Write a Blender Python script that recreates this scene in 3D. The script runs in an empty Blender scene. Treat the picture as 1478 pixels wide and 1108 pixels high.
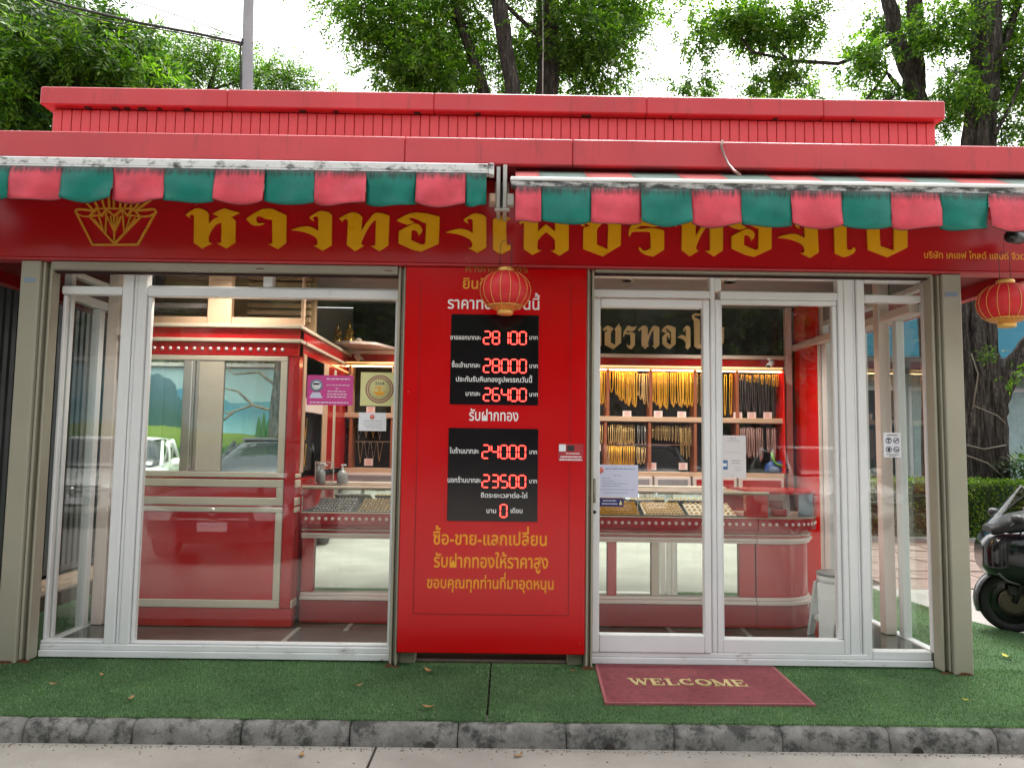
import bpy, bmesh, math, random
import numpy as np
from mathutils import Vector, Matrix
random.seed(7)
S = bpy.context.scene
COL = S.collection
rad = math.radians

# ------------------------------------------------------------------ camera, sky, sun, exposure
F_PX, PW, PH = 1100.0, 1478.0, 1108.0
CAM = Vector((0.0, -4.95, 1.37))
YAW, PITCH, ROLL = rad(.308), rad(4.622), rad(.789)
_f = Vector((math.sin(YAW)*math.cos(PITCH), math.cos(YAW)*math.cos(PITCH), math.sin(PITCH)))
_r = Vector((math.cos(YAW), -math.sin(YAW), 0))
_u = _r.cross(_f)
RGT = _r*math.cos(ROLL) + _u*math.sin(ROLL)
UPV = -_r*math.sin(ROLL) + _u*math.cos(ROLL)
cd = bpy.data.cameras.new('camera'); cam = bpy.data.objects.new('camera', cd); COL.objects.link(cam)
cd.sensor_width = 36; cd.lens = 36*F_PX/PW; cd.clip_end = 500; cd.clip_start = .05
cam.matrix_world = Matrix(((RGT.x, UPV.x, -_f.x, CAM.x), (RGT.y, UPV.y, -_f.y, CAM.y), (RGT.z, UPV.z, -_f.z, CAM.z), (0, 0, 0, 1)))
S.camera = cam

world = bpy.data.worlds.new('World'); S.world = world; world.use_nodes = True
wn = world.node_tree; wn.nodes.clear()
wo_ = wn.nodes.new('ShaderNodeOutputWorld'); bg = wn.nodes.new('ShaderNodeBackground')
sky = wn.nodes.new('ShaderNodeTexSky'); sky.sky_type = 'NISHITA'; sky.sun_disc = False
SUN_EL, SUN_ROT = rad(58), rad(18)
sky.sun_elevation = SUN_EL; sky.sun_rotation = SUN_ROT; sky.air_density = 1.6; sky.dust_density = 6.0; sky.ozone_density = 1.0
hs = wn.nodes.new('ShaderNodeHueSaturation'); hs.inputs['Saturation'].default_value = .12
wn.links.new(sky.outputs[0], hs.inputs['Color']); wn.links.new(hs.outputs[0], bg.inputs[0]); wn.links.new(bg.outputs[0], wo_.inputs[0])
bg.inputs[1].default_value = .15
sl = bpy.data.lights.new('sun', 'SUN'); sl.energy = .7; sl.angle = rad(30); sl.color = (1, .97, .92)
so = bpy.data.objects.new('sun', sl); COL.objects.link(so)
_sd = Vector((math.sin(SUN_ROT)*math.cos(SUN_EL), math.cos(SUN_ROT)*math.cos(SUN_EL), math.sin(SUN_EL)))
so.rotation_euler = _sd.to_track_quat('Z', 'Y').to_euler()
so.location = (0, -6, 14)
S.view_settings.view_transform = 'Standard'; S.view_settings.look = 'None'; S.view_settings.gamma = 1
S.view_settings.use_curve_mapping = False
S.view_settings.exposure = 1.6
S.render.engine = 'CYCLES'
S.cycles.max_bounces = 9; S.cycles.diffuse_bounces = 4; S.cycles.glossy_bounces = 5; S.cycles.transmission_bounces = 6
S.cycles.transparent_max_bounces = 24; S.cycles.use_denoising = True; S.cycles.caustics_reflective = False; S.cycles.caustics_refractive = False
S.cycles.sample_clamp_indirect = 6

# ------------------------------------------------------------------ material helpers
MATS = {}
def nmat(name):
    m = bpy.data.materials.new(name); m.use_nodes = True; MATS[name] = m
    t = m.node_tree; return m, t, t.nodes['Principled BSDF']
def node(t, typ, **kw):
    n = t.nodes.new('ShaderNode'+typ)
    for k, v in kw.items():
        if k in n.inputs: n.inputs[k].default_value = v
        else: setattr(n, k, v)
    return n
def noise(t, scale, detail=4, rough=.55, stretch=(1, 1, 1), coord='Object'):
    tc = node(t, 'TexCoord'); mp = node(t, 'Mapping'); mp.inputs['Scale'].default_value = stretch
    t.links.new(tc.outputs[coord], mp.inputs[0]); n = node(t, 'TexNoise', Scale=scale, Detail=detail, Roughness=rough)
    t.links.new(mp.outputs[0], n.inputs['Vector']); return n.outputs['Fac']
def ramp(t, fac, stops):
    r = node(t, 'ValToRGB'); e = r.color_ramp.elements
    while len(e) < len(stops): e.new(.5)
    for i, (p, c) in enumerate(stops): e[i].position = p; e[i].color = (*c, 1) if len(c) == 3 else c
    t.links.new(fac, r.inputs[0]); return r.outputs[0]
def mixc(t, fac, a, b, mode='MIX'):
    m = node(t, 'Mix', data_type='RGBA', blend_type=mode)
    if isinstance(fac, (int, float)): m.inputs[0].default_value = fac
    else: t.links.new(fac, m.inputs[0])
    for i, v in ((6, a), (7, b)):
        if isinstance(v, tuple): m.inputs[i].default_value = (*v, 1)
        else: t.links.new(v, m.inputs[i])
    return m.outputs[2]
def bump(t, p, fac, strength, dist=.002):
    b = node(t, 'Bump', Strength=strength, Distance=dist); t.links.new(fac, b.inputs['Height']); t.links.new(b.outputs[0], p.inputs['Normal'])
def mat(name, c, rough=.5, metal=0, var=.12, vs=3, bmp=0, bs=60, dirt=0, dc=(.03, .028, .022), ds=4, dstretch=(1, 1, 1), dthr=.58, coat=0, spec=.5, emit=None, es=0, rvar=.12):
    m, t, p = nmat(name)
    a = noise(t, vs)
    col = ramp(t, a, [(.3, tuple(x*(1-var) for x in c)), (.7, tuple(min(1, x*(1+var)) for x in c))])
    if dirt:
        d = ramp(t, noise(t, ds, 8, .7, dstretch), [(dthr, (0, 0, 0)), (min(.99, dthr+.14), (dirt,)*3)])
        sp = node(t, 'SeparateColor'); t.links.new(d, sp.inputs[0])
        col = mixc(t, sp.outputs[0], col, dc)
    t.links.new(col, p.inputs['Base Color'])
    rr = ramp(t, noise(t, vs*3.1, 6), [(.3, (max(0, rough-rvar),)*3), (.7, (min(1, rough+rvar),)*3)])
    t.links.new(rr, p.inputs['Roughness'])
    p.inputs['Metallic'].default_value = metal; p.inputs['Specular IOR Level'].default_value = spec
    p.inputs['Coat Weight'].default_value = coat; p.inputs['Coat Roughness'].default_value = .06
    if bmp: bump(t, p, noise(t, bs, 5), bmp)
    if emit: p.inputs['Emission Color'].default_value = (*emit, 1); p.inputs['Emission Strength'].default_value = es
    return m
def emis(name, c, s, base=(.1, .1, .1)):
    return mat(name, base, .5, emit=c, es=s, var=.02)

RED = (.52, .022, .032)
mat('canopy_red', (.52, .052, .062), .42, var=.12, vs=1.2, dirt=.55, ds=6, dstretch=(2.6, 1, .4), dthr=.56, dc=(.24, .045, .045), bmp=.04, bs=5)
mat('cladding_red', (.60, .062, .072), .40, var=.14, vs=2.2, dirt=.4, ds=5, dstretch=(3, 1, .6), dthr=.62, dc=(.16, .02, .02))
mat('sign_red', (.43, .006, .010), .24, var=.05, vs=1, spec=.6, rvar=.04)
mat('board_red', (.56, .002, .005), .17, var=.05, vs=1.2, spec=.42, rvar=.06, bmp=.08, bs=1.6, dirt=.35, ds=5, dstretch=(3, 1, .5), dthr=.64, dc=(.16, .01, .01))
mat('seam_dark', (.08, .002, .003), .7)
mat('sign_gold', (.74, .36, .006), .35, var=.05, vs=2, spec=.4)
mat('emblem_gold', (.66, .30, .03), .35, var=.06)
mat('print_gold', (.83, .36, .012), .45, var=.04)
mat('print_white', (.85, .83, .82), .5, var=.02)
mat('print_black', (.02, .02, .02), .5)
mat('black_screen', (.004, .002, .004), .16, var=.1, spec=.5, rvar=.02)
emis('led_red', (1, .055, .04), 1.5, (.3, .01, .01))
mat('white_frame', (.80, .80, .81), .38, var=.04, vs=2, dirt=.55, ds=9, dstretch=(1, 1, .35), dthr=.68, dc=(.33, .29, .24))
mat('sill_white', (.80, .80, .80), .42, var=.06, vs=4, dirt=.85, ds=11, dstretch=(.5, 1, 2), dthr=.60, dc=(.20, .15, .11))
mat('tan_metal', (.36, .335, .26), .42, var=.06, vs=2, dirt=.5, ds=7, dstretch=(1, 1, .6), dthr=.66, dc=(.10, .07, .04), metal=.0)
mat('rust', (.14, .05, .02), .9, var=.3, vs=20)
mat('shutter_tan', (.30, .275, .22), .5, var=.1, vs=3, dirt=.5, ds=6, dthr=.64, dstretch=(.6, 1, 2))
mat('cassette_white', (.70, .70, .69), .45, var=.05, vs=3, dirt=.95, ds=13, dstretch=(.8, 1, 1.6), dthr=.50, dc=(.035, .035, .03))
mat('cassette_mould', (.50, .49, .47), .6, var=.2, vs=8, dirt=.97, ds=19, dstretch=(.6, 1, 1.8), dthr=.42, dc=(.02, .022, .018))
for nm, c in (('fabric_red', (.62, .065, .095)), ('fabric_green', (.003, .165, .125))):
    m, t, p = nmat(nm)
    a = noise(t, 9, 5); col = ramp(t, a, [(.3, tuple(x*.82 for x in c)), (.7, tuple(x*1.16 for x in c))])
    # mildew streaks hanging from the bar
    sx = node(t, 'SeparateXYZ'); tc = node(t, 'TexCoord'); t.links.new(tc.outputs['Object'], sx.inputs[0])
    up = node(t, 'MapRange'); up.inputs[1].default_value = -.11; up.inputs[2].default_value = .0; t.links.new(sx.outputs[2], up.inputs[0])
    st = noise(t, 26, 6, .75, (2.2, 1, .22), 'Object'); mu = node(t, 'Math', operation='MULTIPLY'); t.links.new(up.outputs[0], mu.inputs[0]); t.links.new(st, mu.inputs[1])
    dd = ramp(t, mu.outputs[0], [(.26, (0, 0, 0)), (.46, (.9, .9, .9))]); sc_ = node(t, 'SeparateColor'); t.links.new(dd, sc_.inputs[0])
    col = mixc(t, sc_.outputs[0], col, (.02, .022, .018))
    t.links.new(col, p.inputs['Base Color']); p.inputs['Roughness'].default_value = .42
    p.inputs['Specular IOR Level'].default_value = .35
    bump(t, p, noise(t, 14, 5), .35, .01)
mat('fabric_edge', (.03, .03, .03), .8)
mat('aluminium', (.55, .55, .56), .35, metal=.7)
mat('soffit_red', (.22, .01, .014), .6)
mat('cream_trim', (.66, .55, .43), .40, var=.04)
mat('cream_frame', (.60, .53, .42), .42, var=.04)
mat('pink_white', (.80, .68, .62), .40, var=.04)
mat('booth_red', (.46, .010, .014), .16, var=.04, spec=.6, rvar=.04)
mat('panel_red', (.50, .016, .020), .14, var=.05, spec=.6, rvar=.04)
mat('gloss_red', (.78, .010, .010), .10, var=.03, spec=.6, rvar=.03)
mat('skirt_red', (.36, .012, .018), .18, var=.06, rvar=.05)
mat('dark_gap', (.03, .004, .004), .8)
mat('pearl', (.85, .72, .70), .25, var=.02)
mat('black_gloss', (.012, .012, .014), .09, var=.1, spec=.5, rvar=.03)
mat('black_felt', (.010, .009, .009), .85)
mat('brown_wood', (.23, .15, .08), .5, var=.25, vs=3, bmp=.1)
mat('peach_wood', (.60, .40, .27), .4, var=.08)
mat('divider_wood', (.33, .10, .045), .4, var=.15)
emis('led_warm', (1, .60, .28), 5, (.8, .7, .5))
emis('lamp_lens', (1, .93, .82), 14, (.9, .9, .9))
mat('ceiling_grey', (.26, .265, .27), .6, var=.03)
mat('grey_drawer', (.30, .27, .28), .3)
mat('chrome', (.8, .8, .8), .15, metal=1, var=.03)
mat('gold', (.92, .47, .045), .32, metal=.4, var=.12, vs=40, bmp=.5, bs=420, rvar=.08)
mat('gold_pale', (.85, .58, .24), .32, metal=.5, var=.15, vs=40, bmp=.8, bs=420)
mat('rose_strand', (.50, .30, .27), .4, metal=.4, var=.2, vs=60, bmp=.6, bs=300)
mat('dark_strand', (.06, .045, .05), .5, var=.4, vs=60)
mat('silver', (.75, .74, .72), .3, metal=.9, var=.1, bmp=.6, bs=300)
mat('paper_white', (.80, .80, .84), .6, var=.03)
mat('paper_violet', (.62, .63, .80), .6, var=.03)
mat('tag_pink', (.85, .68, .64), .6, var=.03)
mat('poster_pink', (.60, .06, .28), .45, var=.06)
mat('poster_yellow', (.72, .69, .33), .5, var=.04)
mat('poster_rim', (.46, .19, .18), .5)
mat('navy', (.03, .02, .12), .4)
mat('stamp_red', (.75, .20, .16), .5)
mat('sticker_blue', (.06, .16, .34), .4)
mat('plate_blue', (.22, .30, .40), .4)
mat('white_plastic', (.72, .73, .73), .35, var=.03)
mat('dark_plastic', (.03, .03, .033), .35, var=.1)
mat('black_paint', (.006, .007, .009), .09, var=.1, spec=.5, rvar=.04, coat=.15)
mat('black_matte', (.020, .020, .021), .55, var=.2, bmp=.2, bs=200)
mat('tyre', (.018, .018, .018), .75, var=.2, bmp=.3, bs=80)
mat('steel', (.45, .45, .46), .28, metal=1, var=.1)
mat('tail_red', (.5, .01, .01), .2)
mat('lantern_red', (.58, .012, .016), .5, var=.08, vs=8, bmp=.15, bs=60)
mat('lantern_gold', (.80, .46, .12), .35, metal=.35, var=.15, vs=20)
mat('wire', (.04, .035, .03), .6)
mat('cable_brown', (.18, .09, .07), .5)
mat('string_white', (.55, .54, .5), .7)
mat('mat_red', (.20, .040, .050), .95, var=.22, vs=30, bmp=1, bs=240)
mat('mat_edge', (.30, .085, .095), .7, var=.15, vs=10)
mat('mat_text', (.52, .42, .20), .9, var=.2, vs=60, bmp=.8, bs=240)
mat('deck_wood', (.30, .20, .12), .65, var=.2, vs=4, bmp=.2, bs=30)
mat('siding_dark', (.045, .050, .052), .5, var=.15, vs=2)
mat('siding_trim', (.035, .036, .038), .5)
mat('pole_grey', (.33, .34, .36), .55, var=.1, vs=3, dirt=.4, ds=5, dthr=.6)
mat('building_pale', (.50, .58, .58), .6, var=.05, vs=.6)
mat('building_grey', (.30, .31, .32), .7, var=.1, vs=.6)
mat('building_dark', (.035, .037, .040), .6, var=.2, vs=.4)
mat('sign_blue', (.045, .27, .40), .35, var=.12, vs=1.2)
mat('window_dark', (.03, .045, .05), .08, spec=.7)
mat('leaf_dry', (.34, .20, .08), .7, var=.3, vs=40)
mat('leaf_yellow', (.62, .55, .06), .6, var=.2, vs=40)
mat('car_white', (.78, .80, .76), .14, var=.02, spec=.6, coat=.6, rvar=.03)
mat('car_grey', (.28, .29, .30), .18, var=.03, spec=.6, coat=.6, rvar=.03)
mat('car_glass', (.02, .025, .03), .04, spec=.9, rvar=.01)
mat('car_lamp', (.7, .72, .75), .08, spec=.9, rvar=.02)
mat('soil', (.06, .045, .03), .95, var=.3, vs=5, bmp=.6, bs=20)
mat('bottle_clear', (.34, .37, .37), .1, spec=.8)
mat('gold_paint', (.80, .52, .16), .3, metal=.7, var=.1)
mat('green_toy', (.2, .55, .08), .4); mat('blue_toy', (.03, .09, .35), .4)

def glass(name, base=.042, tint=(1, 1, 1), power=.95):
    m, t, p = nmat(name); t.nodes.remove(p)
    lw = node(t, 'LayerWeight', Blend=.5); po = node(t, 'Math', operation='POWER'); po.inputs[1].default_value = 5
    t.links.new(lw.outputs['Facing'], po.inputs[0])
    ma = node(t, 'Math', operation='MULTIPLY_ADD'); ma.inputs[1].default_value = power; ma.inputs[2].default_value = base; t.links.new(po.outputs[0], ma.inputs[0])
    tr = node(t, 'BsdfTransparent'); tr.inputs[0].default_value = (*tint, 1)
    gl = node(t, 'BsdfGlossy', Roughness=.004); gl.inputs[0].default_value = (1, 1, 1, 1)
    mx = node(t, 'MixShader'); t.links.new(ma.outputs[0], mx.inputs[0]); t.links.new(tr.outputs[0], mx.inputs[1]); t.links.new(gl.outputs[0], mx.inputs[2])
    if name == 'glass_clear':                                  # thin film of dust and wiping marks
        df = node(t, 'BsdfDiffuse'); df.inputs[0].default_value = (.8, .8, .78, 1); m2 = node(t, 'MixShader')
        du = ramp(t, noise(t, 1.7, 7, .7, (1.6, 1, .7)), [(.42, (.0,)*3), (.75, (.013,)*3)]); sc = node(t, 'SeparateColor'); t.links.new(du, sc.inputs[0])
        t.links.new(sc.outputs[0], m2.inputs[0]); t.links.new(mx.outputs[0], m2.inputs[1]); t.links.new(df.outputs[0], m2.inputs[2]); mx = m2
    t.links.new(mx.outputs[0], t.nodes['Material Output'].inputs[0]); return m
glass('glass_clear', .034, (.97, .985, .975)); glass('glass_thin', .025, (.98, .99, .985)); glass('glass_mirrored', .15, (.96, 1, .98), .7)
glass('acrylic', .05, (.93, .96, .96))
def mirror():
    m, t, p = nmat('mirror'); p.inputs['Base Color'].default_value = (.82, .88, .80, 1); p.inputs['Metallic'].default_value = 1
    t.links.new(ramp(t, noise(t, 2), [(.4, (.012,)*3), (.7, (.03,)*3)]), p.inputs['Roughness'])
mirror()

def ground_mat(name, c1, c2, scale, rough, blotch=(.4, .7), spots=None, bmp=.3, bs=60, b2=.5, dark=.6):
    m, t, p = nmat(name)
    col = ramp(t, noise(t, scale, 10, .65), [(blotch[0], c1), (blotch[1], c2)])
    fine = ramp(t, noise(t, bs*3, 3), [(.3, (dark,)*3), (.7, (1.2,)*3)])
    col = mixc(t, b2, col, fine, 'MULTIPLY')
    if spots:
        d = ramp(t, noise(t, spots[0], 9, .75), [(spots[1], (0, 0, 0)), (spots[1]+.1, (spots[2],)*3)]); s_ = node(t, 'SeparateColor'); t.links.new(d, s_.inputs[0])
        col = mixc(t, s_.outputs[0], col, spots[3])
    t.links.new(col, p.inputs['Base Color']); p.inputs['Roughness'].default_value = rough
    bump(t, p, noise(t, bs, 8, .7), bmp, .004)
ground_mat('road_concrete', (.29, .268, .235), (.40, .372, .33), 1.6, .85, spots=(2.5, .64, .5, (.16, .14, .12)))
ground_mat('kerb_concrete', (.12, .116, .107), (.27, .26, .24), 9, .9, (.32, .66), spots=(6.5, .50, .85, (.024, .026, .023)), bmp=.6, bs=40)
ground_mat('turf_base', (.042, .105, .034), (.074, .15, .054), 1.2, .95, bmp=.5, bs=200)
ground_mat('pale_concrete', (.30, .285, .26), (.40, .375, .34), 1.5, .85)
ground_mat('slab_brown', (.20, .135, .105), (.32, .23, .185), 3, .8, bmp=.5, bs=30)
ground_mat('joint_dark', (.03, .025, .02), (.06, .05, .04), 5, .95)
ground_mat('floor_tile', (.105, .10, .095), (.15, .145, .14), 2.5, .09, bmp=.02, bs=3, b2=.15)
MATS['floor_tile'].node_tree.nodes['Principled BSDF'].inputs['Roughness'].default_value = .12
ground_mat('floor_strip', (.30, .29, .27), (.36, .35, .33), 4, .3, bmp=.05)
mat('leaf_and_shadow_black', (.04, .03, .02), .8)  # a dark fallen leaf, and the shadow dashes under the parapet cap
mat('cream_gold', (.86, .66, .33), .4, metal=.15, var=.08)
mat('grey_plastic', (.16, .16, .17), .5)
mat('tag_white', (.72, .68, .69), .6, var=.03)
mat('print_navy', (.04, .05, .18), .5)
mat('print_gold_dim', (.36, .12, .01), .5)
mat('sticker_red', (.42, .03, .04), .4)
mat('bar_bright', (.85, .85, .84), .4, var=.04, dirt=.4, ds=14, dthr=.66)
mat('aluminium_dull', (.50, .49, .45), .5, metal=.2, dirt=.5, ds=12, dthr=.6)
mat('canvas_red', (.72, .20, .19), .7, var=.1); mat('canvas_green', (.26, .36, .31), .7, var=.12, vs=6)
mat('lantern_gold_print', (.66, .26, .06), .4, metal=.2, var=.5, vs=90)
def mural(name, zs):
    m, t, p = nmat(name); g = node(t, 'NewGeometry'); sx_ = node(t, 'SeparateXYZ'); t.links.new(g.outputs['Position'], sx_.inputs[0])
    nz = noise(t, 2.4, 8); ad = node(t, 'Math', operation='MULTIPLY_ADD'); ad.inputs[1].default_value = .34; t.links.new(nz, ad.inputs[0]); t.links.new(sx_.outputs[2], ad.inputs[2])
    mr = node(t, 'MapRange'); mr.inputs[1].default_value = .83; mr.inputs[2].default_value = 3.59; t.links.new(ad.outputs[0], mr.inputs[0])
    t.links.new(ramp(t, mr.outputs[0], zs), p.inputs['Base Color']); p.inputs['Roughness'].default_value = .35
    p.inputs['Emission Strength'].default_value = 0
mural('mural_sky', [(0, (0.186, 0.384, 0.372)), (.45, (0.236, 0.409, 0.422)), (.7, (0.211, 0.310, 0.322)), (1, (0.149, 0.211, 0.223))])
mural('mural_blue', [(0, (0.211, 0.409, 0.397)), (.4, (0.136, 0.347, 0.372)), (.66, (0.050, 0.161, 0.211)), (1, (0.037, 0.124, 0.174))])
mural('mural_blue2', [(0, (0.310, 0.484, 0.446)), (.3, (0.211, 0.409, 0.409)), (.52, (0.062, 0.198, 0.248)), (1, (0.031, 0.124, 0.161))])
mural('mural_cliff', [(0, (0.021, 0.084, 0.042)), (.5, (0.021, 0.070, 0.063)), (1, (0.063, 0.112, 0.154))])
mural('mural_tree', [(0, (0.030, 0.084, 0.018)), (.5, (0.018, 0.096, 0.030)), (1, (0.048, 0.144, 0.048))])
mural('mural_green', [(0, (0.193, 0.242, 0.050)), (.2, (0.101, 0.174, 0.029)), (.33, (0.151, 0.227, 0.042)), (1, (0.084, 0.166, 0.034))])
mural('mural_green2', [(0, (0.235, 0.272, 0.092)), (.1, (0.143, 0.212, 0.042)), (1, (0.168, 0.227, 0.063))])
mat('mural_cypress', (.02, .12, .03), .5, var=.2, vs=20)
mat('divider_dull', (.20, .17, .13), .8)
mat('pane_pale', (.42, .56, .56), .25)
mat('deck_wood_dark', (.12, .075, .045), .7)
mat('rim_dark', (.10, .09, .08), .35, metal=.8); mat('fender_grey', (.045, .046, .05), .28, spec=.6, coat=.3); mat('lamp_dark', (.012, .014, .016), .08, spec=.5)
mat('screen_edge', (.25, .26, .27), .2)
glass('screen_smoke', .045, (.66, .68, .68), .5)
mat('car_black', (.008, .009, .012), .08, spec=.7, coat=1, rvar=.02)

mat('hedge_core', (.012, .030, .008), .95, var=.4, vs=9, bmp=.8, bs=30)

mat('grit', (.16, .11, .07), .95, var=.4, vs=60)
mat('bronze_dark', (.10, .08, .06), .4, metal=.7)

ground_mat('bark_pale', (.05, .042, .032), (.22, .19, .15), 8, .95, (.35, .7), bmp=1, bs=25)
_m, _t, _p = nmat('mirror_tint'); _p.inputs['Base Color'].default_value = (.80, .87, .82, 1); _p.inputs['Metallic'].default_value = 1; _p.inputs['Roughness'].default_value = .008

emis('led_glow', (1, .50, .17), .40, (.7, .5, .3))
def barkmat(name, c0, c1, c2):
    m, t, p = nmat(name)
    v = noise(t, 9, 9, .7, (2.6, 2.6, .34)); n2 = noise(t, 30, 6, .7, (1, 1, .6))
    col = ramp(t, v, [(.36, c0), (.52, c1), (.72, c2)]); col = mixc(t, .6, col, ramp(t, n2, [(.35, (.35,)*3), (.7, (1.6,)*3)]), 'MULTIPLY')  # pale peaks put the lit highlights of the ribs into the colour
    t.links.new(col, p.inputs['Base Color']); p.inputs['Roughness'].default_value = .95
    bump(t, p, v, 1.0, .05); return m
barkmat('bark', (.008, .006, .005), (.050, .040, .032), (.20, .175, .15))
def leafmat(name, stops, trans=.4, bs_=.9, lo=.55, hi=1.25):
    m, t, p = nmat(name)
    g = node(t, 'NewGeometry'); col = ramp(t, g.outputs['Random Per Island'], stops)
    big = ramp(t, noise(t, bs_, 6), [(.38, (lo,)*3), (.64, (hi,)*3)])
    col = mixc(t, .8, col, big, 'MULTIPLY')
    t.links.new(col, p.inputs['Base Color']); p.inputs['Roughness'].default_value = .45; p.inputs['Specular IOR Level'].default_value = .35
    tl = node(t, 'BsdfTranslucent'); tc2 = mixc(t, 1.0, col, (1.5, 1.9, .5), 'MULTIPLY'); t.links.new(tc2, tl.inputs[0])
    mx = node(t, 'MixShader'); mx.inputs[0].default_value = trans
    t.links.new(p.outputs[0], mx.inputs[1]); t.links.new(tl.outputs[0], mx.inputs[2]); t.links.new(mx.outputs[0], t.nodes['Material Output'].inputs[0])
leafmat('leaf_mid', [(0, (.024, .066, .013)), (.5, (.085, .175, .026)), (1, (.24, .34, .05))], .55)
leafmat('leaf_dark', [(0, (.014, .038, .013)), (.55, (.036, .085, .022)), (1, (.15, .21, .06))], .45)
leafmat('leaf_bright', [(0, (.035, .085, .014)), (.5, (.095, .19, .024)), (1, (.22, .32, .04))], .55)
leafmat('leaf_hedge', [(0, (.03, .075, .012)), (.5, (.10, .19, .022)), (1, (.26, .36, .045))], .3)
leafmat('turf_blade', [(0, (.048, .125, .040)), (.5, (.11, .225, .085)), (.88, (.18, .30, .135)), (1, (.33, .43, .25))], .12, 1.9, .62, 1.35)

# ------------------------------------------------------------------ mesh builder
WO = {}                                   # world origin of every object made
class B:
    def __init__(s): s.v = []; s.f = []; s.sm = []
    def add(s, vs, fs, smooth=False):
        n = len(s.v); s.v += [tuple(x) for x in vs]; s.f += [tuple(i+n for i in f) for f in fs]; s.sm += [smooth]*len(fs); return s
    def box(s, x0, x1, y0, y1, z0, z1, b=.004):
        if x0 > x1: x0, x1 = x1, x0
        if y0 > y1: y0, y1 = y1, y0
        if z0 > z1: z0, z1 = z1, z0
        b = min(b, (x1-x0)*.3, (y1-y0)*.3, (z1-z0)*.3)
        if b <= 0.0004:
            v = [(x, y, z) for x in (x0, x1) for y in (y0, y1) for z in (z0, z1)]
            return s.add(v, [(0, 1, 3, 2), (4, 6, 7, 5), (0, 4, 5, 1), (2, 3, 7, 6), (0, 2, 6, 4), (1, 5, 7, 3)])
        bm = bmesh.new(); bmesh.ops.create_cube(bm, size=1)
        for v in bm.verts: v.co = Vector(((x0+x1)/2+v.co.x*(x1-x0), (y0+y1)/2+v.co.y*(y1-y0), (z0+z1)/2+v.co.z*(z1-z0)))
        bmesh.ops.bevel(bm, geom=bm.edges[:], offset=b, segments=1, affect='EDGES', profile=.5)
        s.add([v.co[:] for v in bm.verts], [[v.index for v in f.verts] for f in bm.faces]); bm.free(); return s
    def prism(s, poly, y0, y1, plane='XZ', smooth=False):
        """poly in the given plane, extruded along the third axis"""
        a = sum(poly[i][0]*poly[(i+1) % len(poly)][1]-poly[(i+1) % len(poly)][0]*poly[i][1] for i in range(len(poly)))
        if a < 0: poly = poly[::-1]
        n = len(poly)
        if plane == 'XZ': P = lambda p, t: (p[0], t, p[1])
        elif plane == 'XY': P = lambda p, t: (p[0], p[1], t)
        else: P = lambda p, t: (t, p[0], p[1])
        v = [P(p, y0) for p in poly]+[P(p, y1) for p in poly]
        f = [tuple(range(n)), tuple(range(2*n-1, n-1, -1))]
        m = len(s.v)
        s.add(v, f); s.add([], [])
        side = [(m+i, m+n+i, m+n+(i+1) % n, m+(i+1) % n) for i in range(n)]
        s.f += side; s.sm += [smooth]*n
        s.fix = True; return s
    def tube(s, pts, r, n=8, cap=True, smooth=True):
        pts = [Vector(p) for p in pts]; rs = r if isinstance(r, (list, tuple)) else [r]*len(pts)
        m = len(s.v); prev = None; V = []
        for i, p in enumerate(pts):
            d = (pts[min(i+1, len(pts)-1)]-pts[max(i-1, 0)])
            d = d.normalized() if d.length > 1e-9 else Vector((0, 0, 1))
            if prev is None: a = d.orthogonal().normalized()
            else:
                a = prev-d*prev.dot(d); a = a.normalized() if a.length > 1e-6 else d.orthogonal().normalized()
            prev = a; bb = d.cross(a)
            V += [p+(a*math.cos(2*math.pi*k/n)+bb*math.sin(2*math.pi*k/n))*rs[i] for k in range(n)]
        F = [(i*n+k, i*n+(k+1) % n, (i+1)*n+(k+1) % n, (i+1)*n+k) for i in range(len(pts)-1) for k in range(n)]
        s.add(V, F, smooth)
        if cap:
            s.f += [tuple(m+k for k in range(n))[::-1], tuple(m+(len(pts)-1)*n+k for k in range(n))]; s.sm += [False]*2
        return s
    def lathe(s, prof, c, n=24, axis='Z', smooth=True):
        """prof: list of (radius, height)"""
        V = []
        for r, h in prof:
            for k in range(n):
                a = 2*math.pi*k/n; x, y = r*math.cos(a), r*math.sin(a)
                V.append({'Z': (c[0]+x, c[1]+y, c[2]+h), 'Y': (c[0]+x, c[1]+h, c[2]+y), 'X': (c[0]+h, c[1]+x, c[2]+y)}[axis])
        F = [(i*n+k, i*n+(k+1) % n, (i+1)*n+(k+1) % n, (i+1)*n+k) for i in range(len(prof)-1) for k in range(n)]
        m = len(s.v); s.add(V, F, smooth)
        s.f += [tuple(m+k for k in range(n))[::-1], tuple(m+(len(prof)-1)*n+k for k in range(n))]; s.sm += [False]*2
        s.fix = True
        return s
    def loft(s, secs, n=20, ex=3, axis='X', smooth=True):
        """secs: (t, cy, cz, ry, rz); superellipse rings along the axis"""
        V = []
        for t_, cy, cz, ry, rz in secs:
            for k in range(n):
                a = 2*math.pi*(k+.5)/n; ca, sa = math.cos(a), math.sin(a)
                y = cy+ry*math.copysign(abs(ca)**(2/ex), ca); z = cz+rz*math.copysign(abs(sa)**(2/ex), sa)
                V.append((t_, y, z) if axis == 'X' else (y, t_, z))
        m = len(s.v)
        s.add(V, [(i*n+k, i*n+(k+1) % n, (i+1)*n+(k+1) % n, (i+1)*n+k) for i in range(len(secs)-1) for k in range(n)], smooth)
        s.f += [tuple(m+k for k in range(n))[::-1], tuple(m+(len(secs)-1)*n+k for k in range(n))]; s.sm += [False]*2
        s.fix = True; return s
    def xform(s, M, start=0):
        s.v[start:] = [tuple(M @ Vector(v)) for v in s.v[start:]]; return s
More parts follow.
